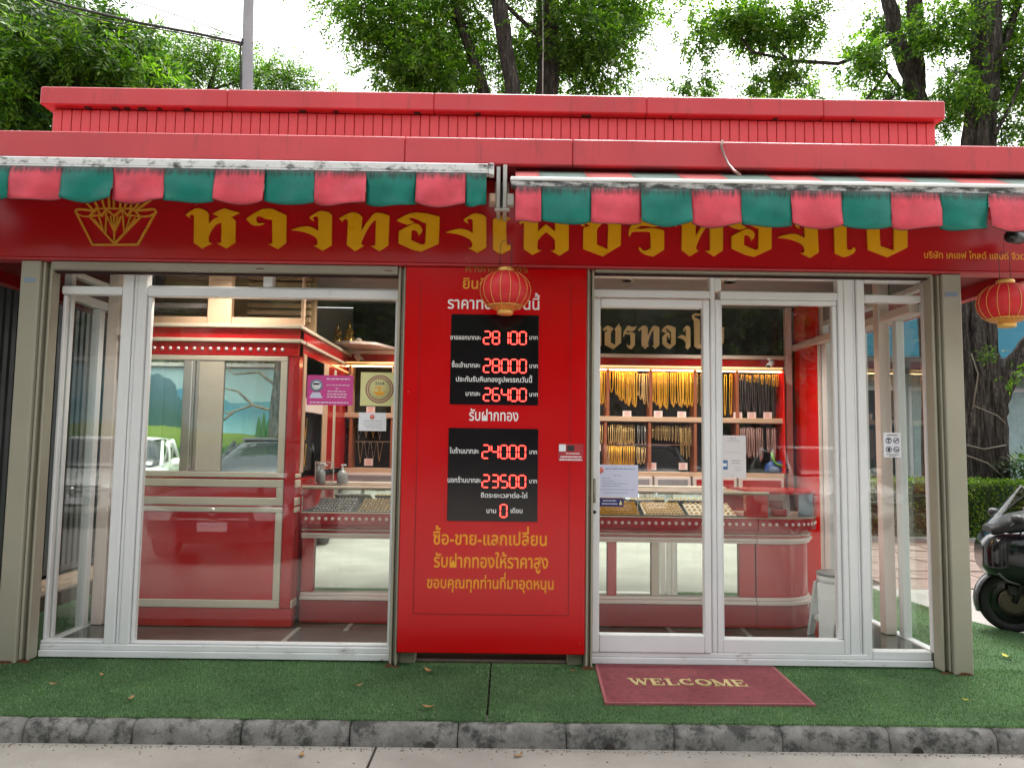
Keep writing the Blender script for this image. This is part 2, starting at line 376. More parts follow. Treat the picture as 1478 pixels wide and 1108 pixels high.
    def build(s, name, m, parent=None, local=False, fixn=True):
        me = bpy.data.meshes.new(name)
        vs = s.v; o = bpy.data.objects.new(name, me)
        if parent is None:
            if not local:
                xs = [v[0] for v in vs]; ys = [v[1] for v in vs]; zs = [v[2] for v in vs]
                org = Vector(((min(xs)+max(xs))/2, (min(ys)+max(ys))/2, min(zs)))
            else: org = Vector((0, 0, 0))
            vs = [(v[0]-org.x, v[1]-org.y, v[2]-org.z) for v in vs]
            o.location = org; WO[o.name] = org.copy()
        else:
            o.parent = parent
            if not local: o.location = -WO[parent.name]
            WO[o.name] = Vector((0, 0, 0))
        me.from_pydata(vs, [], s.f); me.polygons.foreach_set('use_smooth', s.sm)
        if fixn and getattr(s, 'fix', False):
            bm = bmesh.new(); bm.from_mesh(me); bmesh.ops.recalc_face_normals(bm, faces=bm.faces[:]); bm.to_mesh(me); bm.free()
        mm = m if isinstance(m, bpy.types.Material) else MATS[m]
        me.materials.append(mm); me.update(); COL.objects.link(o)
        return o
def box(name, m, parent, *a, **k): return B().box(*a, **k).build(name, m, parent)
def empty(name, loc, label=None, cat=None, group=None, rz=0):
    o = bpy.data.objects.new(name, None); o.location = loc; o.rotation_euler.z = rz; o.empty_display_size = .1; COL.objects.link(o)
    WO[o.name] = Vector(loc); tag(o, label, cat, group); return o
def tag(o, label=None, cat=None, group=None, kind=None):
    for k, v in (('label', label), ('category', cat), ('group', group), ('kind', kind)):
        if v: o[k] = v
    return o
def child_empty(name, parent):
    o = bpy.data.objects.new(name, None); o.parent = parent; o.location = -WO[parent.name]; WO[o.name] = Vector((0, 0, 0)); o.empty_display_size = .1; COL.objects.link(o); return o
def copy_tree(o, parent=None, **props):
    c = o.copy(); COL.objects.link(c); c.parent = parent
    for ch in list(o.children): copy_tree(ch, c)
    return c
def bevel(o, w, seg=2):
    m = o.modifiers.new('bevel', 'BEVEL'); m.width = w; m.segments = seg; m.limit_method = 'ANGLE'; return o
def at(px, py, Y):
    d = RGT*((px-PW/2)/F_PX) - UPV*((py-PH/2)/F_PX) + _f
    return CAM + d*((Y-CAM.y)/d.y)

# ------------------------------------------------------------------ lettering (built-in font, one mesh per line)
GL = {}
def _glyph(ch):
    if ch in GL: return GL[ch]
    def mk(txt, off):
        cu = bpy.data.curves.new('glyph', 'FONT'); cu.body = txt; cu.offset = off; cu.resolution_u = 3
        ob = bpy.data.objects.new('glyph', cu); COL.objects.link(ob); bpy.context.view_layer.update()
        me = bpy.data.meshes.new_from_object(ob.evaluated_get(bpy.context.evaluated_depsgraph_get()))
        v = [(x.co.x, x.co.y) for x in me.vertices]; f = [tuple(p.vertices) for p in me.polygons]
        bpy.data.objects.remove(ob); bpy.data.curves.remove(cu); bpy.data.meshes.remove(me); return v, f
    ref = 'ก' if ord(ch) > 0xE00 else 'H'
    w2 = max(p[0] for p in mk(ref+ref, 0)[0]); w3 = max(p[0] for p in mk(ref+ch+ref, 0)[0])
    v, f = mk(ch, .014) if ch != ' ' else ([], [])
    GL[ch] = (v, f, w3-w2); return GL[ch]
UP = set('ัิีึื็่้๊๋์'); TONE = set('่้๊๋์'); VOW = set('ัิีึื')
def textline(name, txt, x0, x1, z, h, m, parent, y=None, fmap=None, stretch=True):
    """txt from x0 to x1 with base line z; h = height of a plain consonant"""
    V = []; Fc = []; pen = 0; prev = ''
    hk = max(p[1] for p in _glyph('ก' if any(ord(c) > 0xE00 for c in txt) else 'H')[0])
    for ch in txt:
        v, f, adv = _glyph(ch); dy = 0; dx = 0
        if ch in TONE and prev in VOW: dy = .19
        n = len(V); V += [(p[0]+pen+dx, p[1]+dy) for p in v]; Fc += [tuple(i+n for i in q) for q in f]
        pen += adv
        prev = ch
    a = min(p[0] for p in V); b_ = max(p[0] for p in V)
    sz = h/hk; sx = (x1-x0)/(b_-a) if stretch else sz
    rnd = random.Random(len(txt))
    fm = fmap or (lambda u, w, j: (x0+u, y-j, z+w))
    b = B(); b.add([fm((p[0]-a)*sx, p[1]*sz, rnd.random()*.0006) for p in V], Fc)
    return b.build(name, m, parent, fixn=False)
# ------------------------------------------------------------------ setting: road, kerb, turf, pavement
road = empty('road', (0, -6, -.12)); tag(road, kind='structure')
B().add([(-60, -80, -.112), (60, -80, -.112), (60, -1.08, -.112), (-60, -1.08, -.112)], [(0, 1, 2, 3)]).build('road_bed', 'joint_dark', road)
xs = [-60, -24, -12.5, -6.6, -.62, 5.4, 11.4, 24, 60]; ys = [-1.085, -5.2, -9.3, -13.4, -26, -80]
for i in range(len(xs)-1):
    for j in range(len(ys)-1):
        box('road_slab', 'road_concrete', road, xs[i]+.006, xs[i+1]-.006, ys[j+1]+.006, ys[j]-(.006 if j else 0), -.15, -.106, b=.004)
kerb = empty('kerb', (0, -1.04, -.12)); tag(kerb, kind='structure')
kx = [-13.4+.533*i for i in range(60)]
off = at(350, 1050, -1.05).x; sh = (off-kx[0]) % .533
rk = random.Random(5)
for i, x in enumerate(kx):
    x += sh; g = .0015+rk.random()*.003; dy = rk.uniform(-.004, .004); dz = rk.uniform(-.003, .002)
    prof = [(-1.085+dy, -.15), (-1.082+dy, -.10), (-1.079+dy, -.07), (-1.075+dy, -.045+dz), (-1.066+dy, -.022+dz), (-1.052+dy, -.009+dz), (-1.03, -.004), (-.93, -.004), (-.93, -.15)]
    ns = 22; V = []; xa_, xb_ = x+g, x+.533-g
    for s_ in range(ns+1):
        xx = xa_+(xb_-xa_)*s_/ns; e = .006 if s_ in (0, ns) else (.002 if s_ in (1, ns-1) else 0); chip = (.010 if rk.random() < .07 else 0)
        for k_, (yy, zz) in enumerate(prof):
            j_ = .0022 if k_ < 6 else 0
            V.append((xx+rk.uniform(-.001, .001), yy+(e+rk.uniform(-j_, j_)+(chip if 2 < k_ < 6 else 0) if k_ < 7 else 0), zz-(e if 3 < k_ < 8 else 0)+(rk.uniform(-j_, j_)-chip*.8 if 3 < k_ < 6 else 0)))
    n_ = len(prof); st = B(); st.add(V, [(s_*n_+k_, s_*n_+k_+1, (s_+1)*n_+k_+1, (s_+1)*n_+k_) for s_ in range(ns) for k_ in range(n_-1)]+[tuple(range(n_)), tuple(ns*n_+k_ for k_ in range(n_))[::-1]], True); st.fix = True
    o = st.build('kerb_stone', 'kerb_concrete', kerb)
for px, py in ((880, 1068), (1325, 1070), (1255-635, 1068)):      # small drain mouths at the foot of the kerb
    p = at(px, py, -1.088); n = 10
    B().prism([(p.x+.026*math.cos(math.pi*k/n), -.108+.03*math.sin(math.pi*k/n)) for k in range(n+1)], -1.092, -1.08).build('drain_mouth', 'joint_dark', kerb)

turf = empty('turf', (0, 0, 0)); tag(turf, kind='structure')
tp1 = [(-12, -1.03), (-.088, -1.02), (-.085, .3), (-12, .3)]
tp2 = [(-.076, -1.02), (6.2, -1.0), (3.95, .9), (3.78, 1.4), (3.7, 2.4), (3.6, 3.2), (-.072, 3.2)]
tp3 = [(-12, .3), (-.09, .3), (-.09, 6), (-12, 6)]
for nme, poly, z in (('turf_sheet', tp1, 0), ('turf_sheet', tp3, -.002), ('turf_sheet', tp2, .001)):
    B().prism(poly, z-.02, z, plane='XY').build(nme, 'turf_base', turf)
ground = empty('pavement', (6, 3, -.03)); tag(ground, kind='structure')
B().add([(-60, -1.0, -.03), (60, -1.0, -.03), (60, 90, -.03), (-60, 90, -.03)], [(0, 1, 2, 3)]).build('pavement_bed', 'joint_dark', ground)
B().prism([(6.3, -1.0), (3.98, .95), (3.82, 1.45), (3.74, 2.4), (3.7, 3.0), (4.3, 3.0), (5.6, 2.5), (12, 2.2), (12, -1.0)], -.028, -.012, plane='XY').build('concrete_strip', 'pale_concrete', ground)
rp = random.Random(3)
gx = [3.2+.62*i for i in range(16)]; gy = [2.3+.58*j for j in range(9)]
pt = {(i, j): (gx[i]+rp.uniform(-.11, .11)+.15*j*.3, gy[j]+rp.uniform(-.1, .1)) for i in range(16) for j in range(9)}
for i in range(15):
    for j in range(8):
        q = [pt[i, j], pt[i+1, j], pt[i+1, j+1], pt[i, j+1]]
        cx = sum(a[0] for a in q)/4; cy = sum(a[1] for a in q)/4
        if cx > 3.7 and cy > 3.0-.08*(cx-4): 
            z = -.008+rp.uniform(-.004, .004)
            B().prism([(cx+(a[0]-cx)*.955, cy+(a[1]-cy)*.955) for a in q], -.03, z, plane='XY').build('paving_slab', 'slab_brown', ground)

def turf_blades():
    rng = np.random.default_rng(4)
    def scatter(n, x0, x1, y0, y1, z, hh, cond=None):
        x = rng.uniform(x0, x1, n); y = rng.uniform(y0, y1, n)
        if cond is not None: k = cond(x, y); x, y = x[k], y[k]
        return x, y, np.full(len(x), z), np.full(len(x), hh)
    edge = lambda x, y: x < np.interp(y, [-1.0, .9, 1.4, 2.4, 3.2], [6.2, 3.95, 3.78, 3.7, 3.6])
    notbuilt = lambda x, y: ((x < -2.96) | (x > 2.93) | (y < -.02)) & edge(x, y) & (np.abs(x+.08) > .006+.004*np.sin(y*60))
    parts = [scatter(150000, -3.6, 4.6, -1.02, -.02, .001, .010, notbuilt), scatter(26000, 2.9, 4.0, -.1, 3.0, .001, .011, notbuilt),
             scatter(16000, -4.1, -2.95, -.2, 2.6, 0, .011)]
    # a raw fringe where the sheets meet and along the kerb
    xf = rng.uniform(-3.6, 4.6, 9000); parts.append((xf, rng.normal(-1.022, .006, 9000), np.full(9000, -.002), np.full(9000, .012)))
    X, Y, Z, Hh = [np.concatenate([p[i] for p in parts]) for i in range(4)]
    n = len(X); a = rng.uniform(0, 2*np.pi, n); w = rng.uniform(.0012, .0024, n); h = Hh*rng.uniform(.5, 1.25, n)
    lean = rng.uniform(0, .9, n)*h; la = rng.uniform(0, 2*np.pi, n)
    V = np.empty((n, 3, 3)); dx, dy = np.cos(a)*w, np.sin(a)*w
    V[:, 0] = np.stack([X-dx, Y-dy, Z], 1); V[:, 1] = np.stack([X+dx, Y+dy, Z], 1); V[:, 2] = np.stack([X+np.cos(la)*lean, Y+np.sin(la)*lean, Z+h], 1)
    me = bpy.data.meshes.new('turf_blades'); me.vertices.add(n*3); me.vertices.foreach_set('co', V.reshape(-1))
    me.loops.add(n*3); me.loops.foreach_set('vertex_index', np.arange(n*3)); me.polygons.add(n)
    me.polygons.foreach_set('loop_start', np.arange(0, n*3, 3)); me.update(calc_edges=True); me.materials.append(MATS['turf_blade'])
    o = bpy.data.objects.new('turf_blades', me); COL.objects.link(o); tag(o, 'short green artificial turf pile covering the ground before and beside the shop', 'artificial turf', kind='stuff')
turf_blades()

# ------------------------------------------------------------------ the shop building
shop = empty('gold_shop', (0, 0, 0), 'red kiosk gold shop with glass front, gold Thai lettering and flat canopy', 'shop')
def P(name, m, *a, **k): return box(name, m, shop, *a, **k)
# canopy band in three lengths with open seams, and side returns
for x0, x1 in ((-4.05, -.648), (-.645, .372), (.375, 3.72)): P('canopy_band', 'canopy_red', x0, x1, -.45, -.40, 3.07, 3.232, b=.006)
for s_, x0, x1 in ((0, -4.05, -4.0), (1, 3.67, 3.72)): P('canopy_band', 'canopy_red', x0, x1, -.399, 2.9, 3.07, 3.232, b=.006)
P('canopy_roof', 'canopy_red', -3.99, 3.66, -.398, 2.9, 3.12, 3.222)
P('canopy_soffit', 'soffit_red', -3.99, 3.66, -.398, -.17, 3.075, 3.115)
# sign fascia
fas = P('sign_fascia', 'sign_red', -3.80, 3.50, -.165, -.06, 2.522, 3.074, b=.005)
P('fascia_lip', 'canopy_red', -3.80, 3.50, -.172, -.05, 2.508, 2.520, b=.003)
for x0, x1 in ((-3.80, -3.74), (3.44, 3.50)):
    P('side_fascia', 'sign_red', x0, x1, -.059, 2.9, 2.522, 3.07); P('fascia_lip', 'canopy_red', x0-.004, x1+.004, -.049, 2.9, 2.508, 2.520)
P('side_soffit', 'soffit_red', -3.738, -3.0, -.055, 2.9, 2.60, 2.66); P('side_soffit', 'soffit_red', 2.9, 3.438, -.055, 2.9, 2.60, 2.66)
LETTERS = {'ho_hip': [(0,246),(26,269),(58,288),(83,291),(109,286),(131,275),(146,257),(148,225),(151,192),(172,216),(192,230),(216,236),(195,246),(172,256),(194,270),(218,283),(247,293),(272,286),(300,277),(343,267),(314,252),(289,237),(305,228),(319,214),(323,74),(267,34),(207,67),(224,65),(235,73),(231,201),(211,197),(191,185),(169,155),(155,125),(151,104),(152,83),(158,72),(174,67),(113,32),(61,66),(55,240),(42,251),(30,251),(23,240),(26,231),(36,222),(20,231),(10,238)],'sara_aa': [(0,226),(18,245),(39,259),(70,278),(101,293),(145,299),(171,294),(200,280),(255,255),(260,77),(208,34),(144,68),(163,65),(172,76),(164,227),(148,226),(121,231),(94,242),(75,249),(65,241),(61,227),(66,212),(77,203),(95,200),(120,201),(100,192),(78,186),(53,187),(33,191),(16,208)],'ngo_ngu': [(0,159),(21,168),(43,175),(69,182),(92,185),(114,184),(137,178),(158,168),(174,156),(172,241),(161,252),(148,253),(137,245),(138,234),(147,220),(131,226),(120,235),(114,244),(125,254),(138,263),(156,275),(174,284),(201,287),(237,279),(258,262),(262,65),(206,29),(144,63),(159,61),(170,68),(173,80),(169,99),(157,115),(139,127),(116,138),(89,147),(61,153),(30,157)],'tho_thahan': [(0,240),(26,256),(53,271),(75,279),(98,282),(125,273),(148,252),(145,162),(159,185),(174,211),(195,240),(208,259),(223,274),(243,281),(279,277),(322,262),(320,71),(263,31),(207,66),(223,64),(237,72),(236,235),(224,230),(211,214),(192,188),(179,163),(165,132),(153,105),(147,82),(153,69),(167,66),(108,29),(55,68),(58,227),(48,236),(34,238),(27,229),(25,218),(12,227)],'o_ang': [(0,232),(20,247),(56,268),(88,280),(129,287),(192,281),(276,262),(273,85),(162,32),(104,45),(16,85),(17,163),(47,181),(74,196),(101,209),(124,215),(146,207),(160,192),(168,175),(162,156),(145,135),(140,150),(128,166),(111,174),(99,169),(97,107),(167,77),(181,80),(188,92),(190,217),(165,225),(138,240),(112,250),(92,254),(79,246),(92,233),(117,222),(97,213),(69,207),(38,216)],'sara_e': [(0,249),(27,265),(54,278),(86,272),(115,254),(99,249),(90,240),(86,223),(91,88),(97,81),(108,90),(117,77),(116,54),(89,39),(58,22),(31,34),(3,52)],'pho_phan': [(0,231),(25,253),(52,270),(90,276),(117,264),(122,249),(123,174),(145,198),(173,222),(203,199),(231,175),(230,269),(279,283),(318,266),(320,59),(262,20),(202,53),(220,50),(232,60),(231,122),(204,149),(174,172),(145,146),(121,116),(119,65),(127,53),(146,52),(88,22),(32,59),(32,225),(20,231),(11,223),(15,212)],'cho_chang': [(0,235),(21,252),(43,265),(70,273),(116,265),(161,242),(141,223),(125,205),(119,187),(119,95),(187,66),(191,224),(183,236),(172,231),(192,255),(215,274),(246,304),(251,276),(274,252),(272,93),(157,20),(31,66),(31,199),(53,209),(75,220),(57,229),(39,230),(36,221),(46,210),(21,219)],'ro_ruea': [(0,171),(2,194),(11,215),(34,239),(61,262),(82,275),(102,279),(129,272),(156,265),(192,264),(228,268),(264,270),(246,250),(224,233),(192,221),(156,217),(120,222),(84,223),(43,204),(84,202),(120,207),(156,208),(196,203),(228,193),(228,69),(160,25),(129,29),(102,38),(79,51),(67,67),(66,83),(76,82),(84,69),(97,62),(112,60),(142,79),(140,180),(120,185),(84,186),(30,184),(18,176),(10,153),(2,158)],'sara_ai': [(28,344),(13,358),(0,379),(5,404),(28,418),(60,422),(96,415),(128,420),(114,399),(78,395),(46,398),(32,386),(45,374),(77,365),(108,350),(110,225),(109,91),(121,86),(139,88),(151,105),(166,93),(163,79),(152,64),(126,49),(102,41),(79,41),(31,63)],'bo_baimai': [(0,236),(14,254),(37,271),(83,285),(137,277),(142,114),(227,87),(231,249),(250,265),(277,277),(304,274),(339,267),(325,261),(319,248),(315,107),(185,41),(60,89),(56,241),(45,249),(32,245),(27,234),(30,223),(13,229)]}
SIGN = [('ho_hip', -2.071), ('sara_aa', -1.684), ('ngo_ngu', -1.397), ('tho_thahan', -1.094), ('o_ang', -0.727), ('ngo_ngu', -0.412), ('sara_e', -0.111), ('pho_phan', 0.056), ('cho_chang', 0.436), ('ro_ruea', 0.757), ('tho_thahan', 1.041), ('o_ang', 1.399), ('ngo_ngu', 1.711), ('sara_ai', 2.045), ('bo_baimai', 2.228)]
EMBLEM = [[(-2774,2820),(-2654,2605),(-2368,2610),(-2263,2828)],[(-2774,2820),(-2768,2832),(-2748,2835),(-2703,2831),(-2649,2822)],[(-2769,2809),(-2732,2791),(-2683,2788)],[(-2263,2828),(-2273,2840),(-2291,2842),(-2336,2836),(-2389,2829)],[(-2267,2816),(-2302,2797),(-2360,2793)],[(-2641,2841),(-2412,2844)],[(-2641,2841),(-2683,2788),(-2516,2614),(-2360,2793),(-2412,2844)],[(-2641,2841),(-2607,2793),(-2578,2837),(-2526,2794),(-2475,2839),(-2441,2795),(-2412,2844)],[(-2683,2788),(-2607,2802)],[(-2360,2793),(-2441,2804)],[(-2650,2772),(-2587,2686)],[(-2625,2792),(-2587,2686)],[(-2578,2833),(-2576,2686)],[(-2526,2794),(-2516,2614)],[(-2571,2790),(-2520,2691)],[(-2481,2791),(-2520,2691)],[(-2548,2790),(-2520,2691)],[(-2503,2791),(-2520,2691)],[(-2475,2834),(-2458,2688)],[(-2423,2796),(-2451,2688)],[(-2391,2780),(-2451,2688)],[(-2587,2686),(-2516,2614)],[(-2744,2913),(-2663,2831)],[(-2677,2923),(-2632,2846)],[(-2619,2938),(-2592,2846)],[(-2571,2948),(-2560,2847)],[(-2537,2950),(-2532,2847)],[(-2487,2949),(-2493,2848)],[(-2444,2941),(-2462,2848)],[(-2403,2932),(-2426,2849)],[(-2349,2919),(-2403,2840)],[(-2286,2916),(-2387,2833)]]
for nm, x in SIGN:
    b = B().prism([(x+a/1000, 2.56+c/1000) for a, c in LETTERS[nm]], -.181, -.166)
    bevel(b.build('letter', 'sign_gold', fas), .003, 1)
b = B(); tx, tz = -1.83, 2.915                                             # tone mark above the first letter, mostly behind the valance
b.prism([(tx-.05, tz+.02), (tx-.02, tz-.004), (tx+.03, tz-.006), (tx+.06, tz+.02), (tx+.085, tz+.09), (tx+.05, tz+.05), (tx+.02, tz+.03), (tx-.01, tz+.06), (tx-.04, tz+.055)], -.181, -.166)
bevel(b.build('tone_mark', 'sign_gold', fas), .003, 1)
def stroke(b, p, q, w, y0, y1):
    d = Vector((q[0]-p[0], q[1]-p[1])); n = Vector((-d.y, d.x)).normalized()*w/2; e = d.normalized()*w*.3
    p = Vector(p)-e; q = Vector(q)+e
    b.prism([tuple(p+n), tuple(p-n), tuple(q-n), tuple(q+n)], y0, y1)
b = B(); k = 0
for s_ in EMBLEM:
    wd = .0115 if len(s_) > 3 or s_[0][1] > 2860 else .0085
    for p, q in zip(s_, s_[1:]):
        k += 1; stroke(b, (p[0]/1000, p[1]/1000), (q[0]/1000, q[1]/1000), wd, -.176-.0004*(k % 9), -.1655)
b.build('emblem', 'emblem_gold', fas)
textline('company_lettering', 'บริษัท เคเอฟ โกลด์ แอนด์ จิวเวลรี่', 2.655, 3.37, 2.603, .034, 'print_gold', fas, y=-.1665)

# parapet with its standing cladding strips and cap
par = P('parapet_wall', 'canopy_red', -3.255, 3.03, .316, .42, 3.223, 3.70)
n = 94; w = 6.27/n; proto = None
for i in range(n):
    x = -3.248+i*w
    if proto is None:
        proto = B().box(0, w-.0045, .298, .3155, 3.236, 3.698, b=.003).build('cladding_panel', 'cladding_red', par); o = proto
    else:
        o = proto.copy(); COL.objects.link(o)
    rr = random.Random(i*7+1)
    o.location = (x, rr.uniform(-.003, .001), 0)
for x0, x1 in ((-3.31, -2.0), (-1.9992, -.55), (-.5492, .95), (.9508, 2.2), (2.2008, 3.06)):
    P('parapet_cap', 'canopy_red', x0, x1, .235, .47, 3.708, 3.838, b=.008)
P('parapet_wall', 'canopy_red', -3.255, -3.19, .43, 2.7, 3.223, 3.70); P('parapet_wall', 'canopy_red', 2.965, 3.03, .43, 2.7, 3.223, 3.70)
P('parapet_cap', 'canopy_red', -3.31, -3.14, .473, 2.75, 3.706, 3.836); P('parapet_cap', 'canopy_red', 2.92, 3.06, .473, 2.75, 3.706, 3.836)

# posts, shutter guides, shutter boxes
def post(x0, x1, y0, y1, z0, z1, m='tan_metal', name='post'): return P(name, m, x0, x1, y0, y1, z0, z1, b=.006)
pl = post(-3.113, -2.992, -.15, -.03, 0, 2.506); pr = post(2.775, 2.896, -.15, -.03, 0, 2.506)
box('post_plate', 'plate_blue', pl, -3.085, -3.015, -.154, -.151, 2.365, 2.392, b=.001); box('post_plate', 'plate_blue', pr, 2.79, 2.87, -.154, -.151, 2.36, 2.385, b=.001)
for x0, x1 in ((-2.988, -2.928), (2.715, 2.771), (-.712, -.664), (.500, .545)):
    post(x0, x0+.016, -.125, -.03, .012, 2.506, name='shutter_guide'); post(x0+.018, x1-.014, -.09, -.03, .012, 2.506, name='shutter_guide'); post(x1-.012, x1, -.125, -.03, .012, 2.506, name='shutter_guide')
post(-.66, -.56, -.04, .06, 0, 2.5); post(.40, .49, -.04, .06, 0, 2.5)
for x, y in ((-3.05, -.156), (-2.955, -.13), (-.69, -.13), (.52, -.13), (2.745, -.13), (2.835, -.156)):
    b = B(); r_ = random.Random(int(x*100))
    b.prism([(x-.045+r_.random()*.01, 0), (x+.04, 0), (x+.042, .01+r_.random()*.015), (x+.01, .008+r_.random()*.02), (x-.02, .012+r_.random()*.03), (x-.046, .006)], y-.002, y+.001)
    b.build('rust_patch', 'rust', shop)
for x0, x1, zb in ((-2.925, -.715, 2.452), (.548, 2.712, 2.490)):
    P('shutter_box', 'shutter_tan', x0, x1, -.145, -.035, zb, 2.505, b=.004)
    P('shutter_rail', 'dark_gap', x0, x1, -.10, -.06, zb-.012, zb-.002, b=.002)
for x in (-1.62, -.8): P('shutter_rail', 'rust', x, x+.05, -.148, -.1455, 2.470, 2.476, b=.001)

# glazed bays: each window is a part with frame members and panes below it
def window(x0, x1, z0, z1, rect_members, panes, name='window', gmat='glass_clear', fm='white_frame'):
    w = child_empty(name, shop)
    for a in rect_members: B().box(*a, b=.005).build('frame', a[6] if len(a) > 6 else fm, w)
    for a in panes: B().box(*a, b=0).build('pane', gmat, w)
    return w
YF, YB = -.012, .058                                # frame depth
def fr(x0, x1, z0, z1, y0=YF, y1=YB): return (x0, x1, y0, y1, z0, z1)
# left bay
P('window_sill', 'sill_white', -2.926, -.62, -.028, .07, .010, .052, b=.004)
P('window_sill', 'sill_white', -2.926, -.62, -.016, .07, .054, .088, b=.004)
window(0, 0, 0, 0, [fr(-2.530, -2.462, .089, 2.50), fr(-2.459, -2.435, .089, 2.50, .0, .05), fr(-2.432, -2.372, .089, 2.50), fr(-2.369, -2.345, .09, 2.312, .008, .05), fr(-2.369, -.716, 2.314, 2.374), fr(-2.369, -.716, 2.377, 2.387, .01, .05),
    fr(-2.345, -.716, .090, .104, .0, .05), fr(-.745, -.717, .105, 2.312, .008, .05), fr(-2.369, -.716, 2.478, 2.500), fr(-1.615, -1.555, 2.388, 2.477)],
    [(-2.345, -.745, .022, .028, .104, 2.313), (-2.368, -1.616, .022, .028, 2.388, 2.477), (-1.554, -.718, .022, .028, 2.388, 2.477)], 'front_window')
window(0, 0, 0, 0, [fr(-2.926, -2.533, 2.318, 2.372), fr(-2.926, -2.533, 2.478, 2.50), fr(-2.926, -2.533, .089, .108), fr(-2.926, -2.905, .109, 2.317, .008, .05)],
    [(-2.905, -2.531, .022, .028, .108, 2.318), (-2.926, -2.531, .022, .028, 2.372, 2.478)], 'corner_window')
# right bay
P('window_sill', 'sill_white', .548, 2.712, -.030, .07, .010, .050, b=.004)
P('door_track', 'sill_white', .548, 2.30, -.018, .07, .052, .080, b=.004)
window(0, 0, 0, 0, [fr(1.322, 1.352, .081, 2.50), fr(1.355, 1.388, .081, 2.345), fr(.548, 1.320, 2.350, 2.402), fr(1.389, 2.160, 2.350, 2.402), fr(1.389, 2.160, 2.318, 2.348, .0, .05), fr(.548, 1.320, 2.490, 2.500), fr(1.353, 2.16, 2.490, 2.500),
    fr(2.162, 2.198, .081, 2.50), fr(2.130, 2.160, .17, 2.316, .004, .05), fr(1.389, 2.160, .081, .168), fr(1.389, 1.402, .17, 2.316, .004, .05), fr(1.353, 1.395, 2.404, 2.488)],
    [(1.402, 2.130, .022, .028, .168, 2.318), (.55, 1.320, .022, .028, 2.402, 2.490), (1.396, 2.160, .022, .028, 2.402, 2.490)], 'fixed_window')
door = child_empty('sliding_door', shop)
for a in ((.552, .598, -.03, .03, .082, 2.338), (1.268, 1.310, -.03, .03, .082, 2.338), (.600, 1.266, -.03, .03, 2.282, 2.338), (.600, 1.266, -.03, .03, .082, .192)):
    B().box(*a, b=.005).build('door_frame', 'white_frame', door)
B().box(.598, 1.268, -.004, .002, .192, 2.282, b=0).build('pane', 'glass_clear', door)
hb = B(); hb.tube([(.560, -.034, 1.02), (.560, -.075, 1.02), (.560, -.075, 1.16), (.560, -.034, 1.16)], .009, 8); hb.build('pull_handle', 'tan_metal', door)
B().lathe([(.001, 0), (.010, 0), (.010, .006), (.001, .006)], (.566, -.038, .955), 12, 'Y').build('lock', 'black_matte', door)
window(0, 0, 0, 0, [fr(2.201, 2.258, .052, 2.50), fr(2.261, 2.280, .052, 2.50, .0, .05), fr(2.283, 2.338, .052, 2.50), fr(2.340, 2.712, 2.345, 2.392), fr(2.340, 2.712, 2.478, 2.50), fr(2.340, 2.712, .052, .104)],
    [(2.339, 2.713, .022, .028, .104, 2.345), (2.339, 2.713, .022, .028, 2.392, 2.478)], 'corner_window')
# side walls: glazing near the front, solid further back
for sgn, xo, nm in ((-1, -2.935, 'side_window'), (1, 2.80, 'side_window')):
    x0, x1 = (xo-.03, xo+.03)
    mem = [(x0, x1, .075, .115, .07, 2.50), (x0, x1, .116, 1.7, .03, .085), (x0, x1, .116, 1.7, 2.30, 2.36), (x0, x1, .44, .50, .086, 2.298), (x0, x1, .116, 1.7, 2.46, 2.50), (x0, x1, 1.0, 1.06, .086, 2.298), (x0, x1, 1.64, 1.70, .086, 2.298)]
    pn = [(xo-.003, xo+.003, .115, .44, .085, 2.30), (xo-.003, xo+.003, .50, 1.0, .085, 2.30), (xo-.003, xo+.003, 1.06, 1.64, .085, 2.30), (xo-.003, xo+.003, .115, 1.7, 2.36, 2.46)]
    window(0, 0, 0, 0, mem, pn, nm)
    P('inner_post', 'pink_white', (xo+.034 if sgn < 0 else xo-.115), (xo+.115 if sgn < 0 else xo-.034), .52, .60, .082, 2.60)
P('inner_rail', 'pink_white', 2.70, 2.765, .12, 2.28, 2.30, 2.36)
P('inner_post', 'pink_white', 2.742, 2.768, 1.735, 1.76, .082, 2.298)
P('side_wall', 'white_frame', -2.965, -2.905, 1.702, 2.60, .03, 2.60)
P('side_wall', 'white_frame', 2.772, 2.83, 1.702, 2.60, .03, 2.72); P('side_header', 'ceiling_grey', 2.772, 2.83, .072, 1.70, 2.502, 2.72); P('side_header', 'ceiling_grey', -2.965, -2.905, .072, 2.60, 2.602, 2.72)
P('back_wall', 'white_frame', -2.965, 2.83, 2.602, 2.68, .03, 2.72)
P('ceiling', 'ceiling_grey', -2.965, 2.83, .072, 2.60, 2.722, 2.78)
P('header', 'ceiling_grey', -2.965, 2.83, .0, .07, 2.502, 2.78)
P('roof_light_block', 'canopy_red', -3.2, 3.0, -.05, 2.7, 2.785, 3.05)  # hidden slab added to keep sky light out of the room
fl = P('floor', 'floor_tile', -2.93, 2.80, .072, 2.60, .0, .078)
for px, py, qx, qy in ((380+440/3.26, 640+815/3.26, 380+385/3.26, 640+880/3.26), (945, 887, 970, 912), (1052, 890, 1083, 918), (432, 905, 405, 928)):
    def gnd(x, y, z):
        d = RGT*((x-PW/2)/F_PX)-UPV*((y-PH/2)/F_PX)+_f; return CAM+d*((z-CAM.z)/d.z)
    p = gnd(px, py, .08); q = gnd(qx, qy, .08); d = (q-p); n2 = Vector((-d.y, d.x, 0)).normalized()*.016
    B().prism([((p+n2).x, (p+n2).y), ((p-n2).x, (p-n2).y), ((q-n2).x, (q-n2).y), ((q+n2).x, (q+n2).y)], .079, .081, plane='XY').build('floor_strip', 'floor_strip', fl)
P('plinth', 'joint_dark', -2.9, 2.76, -.01, 2.6, -.02, .008)
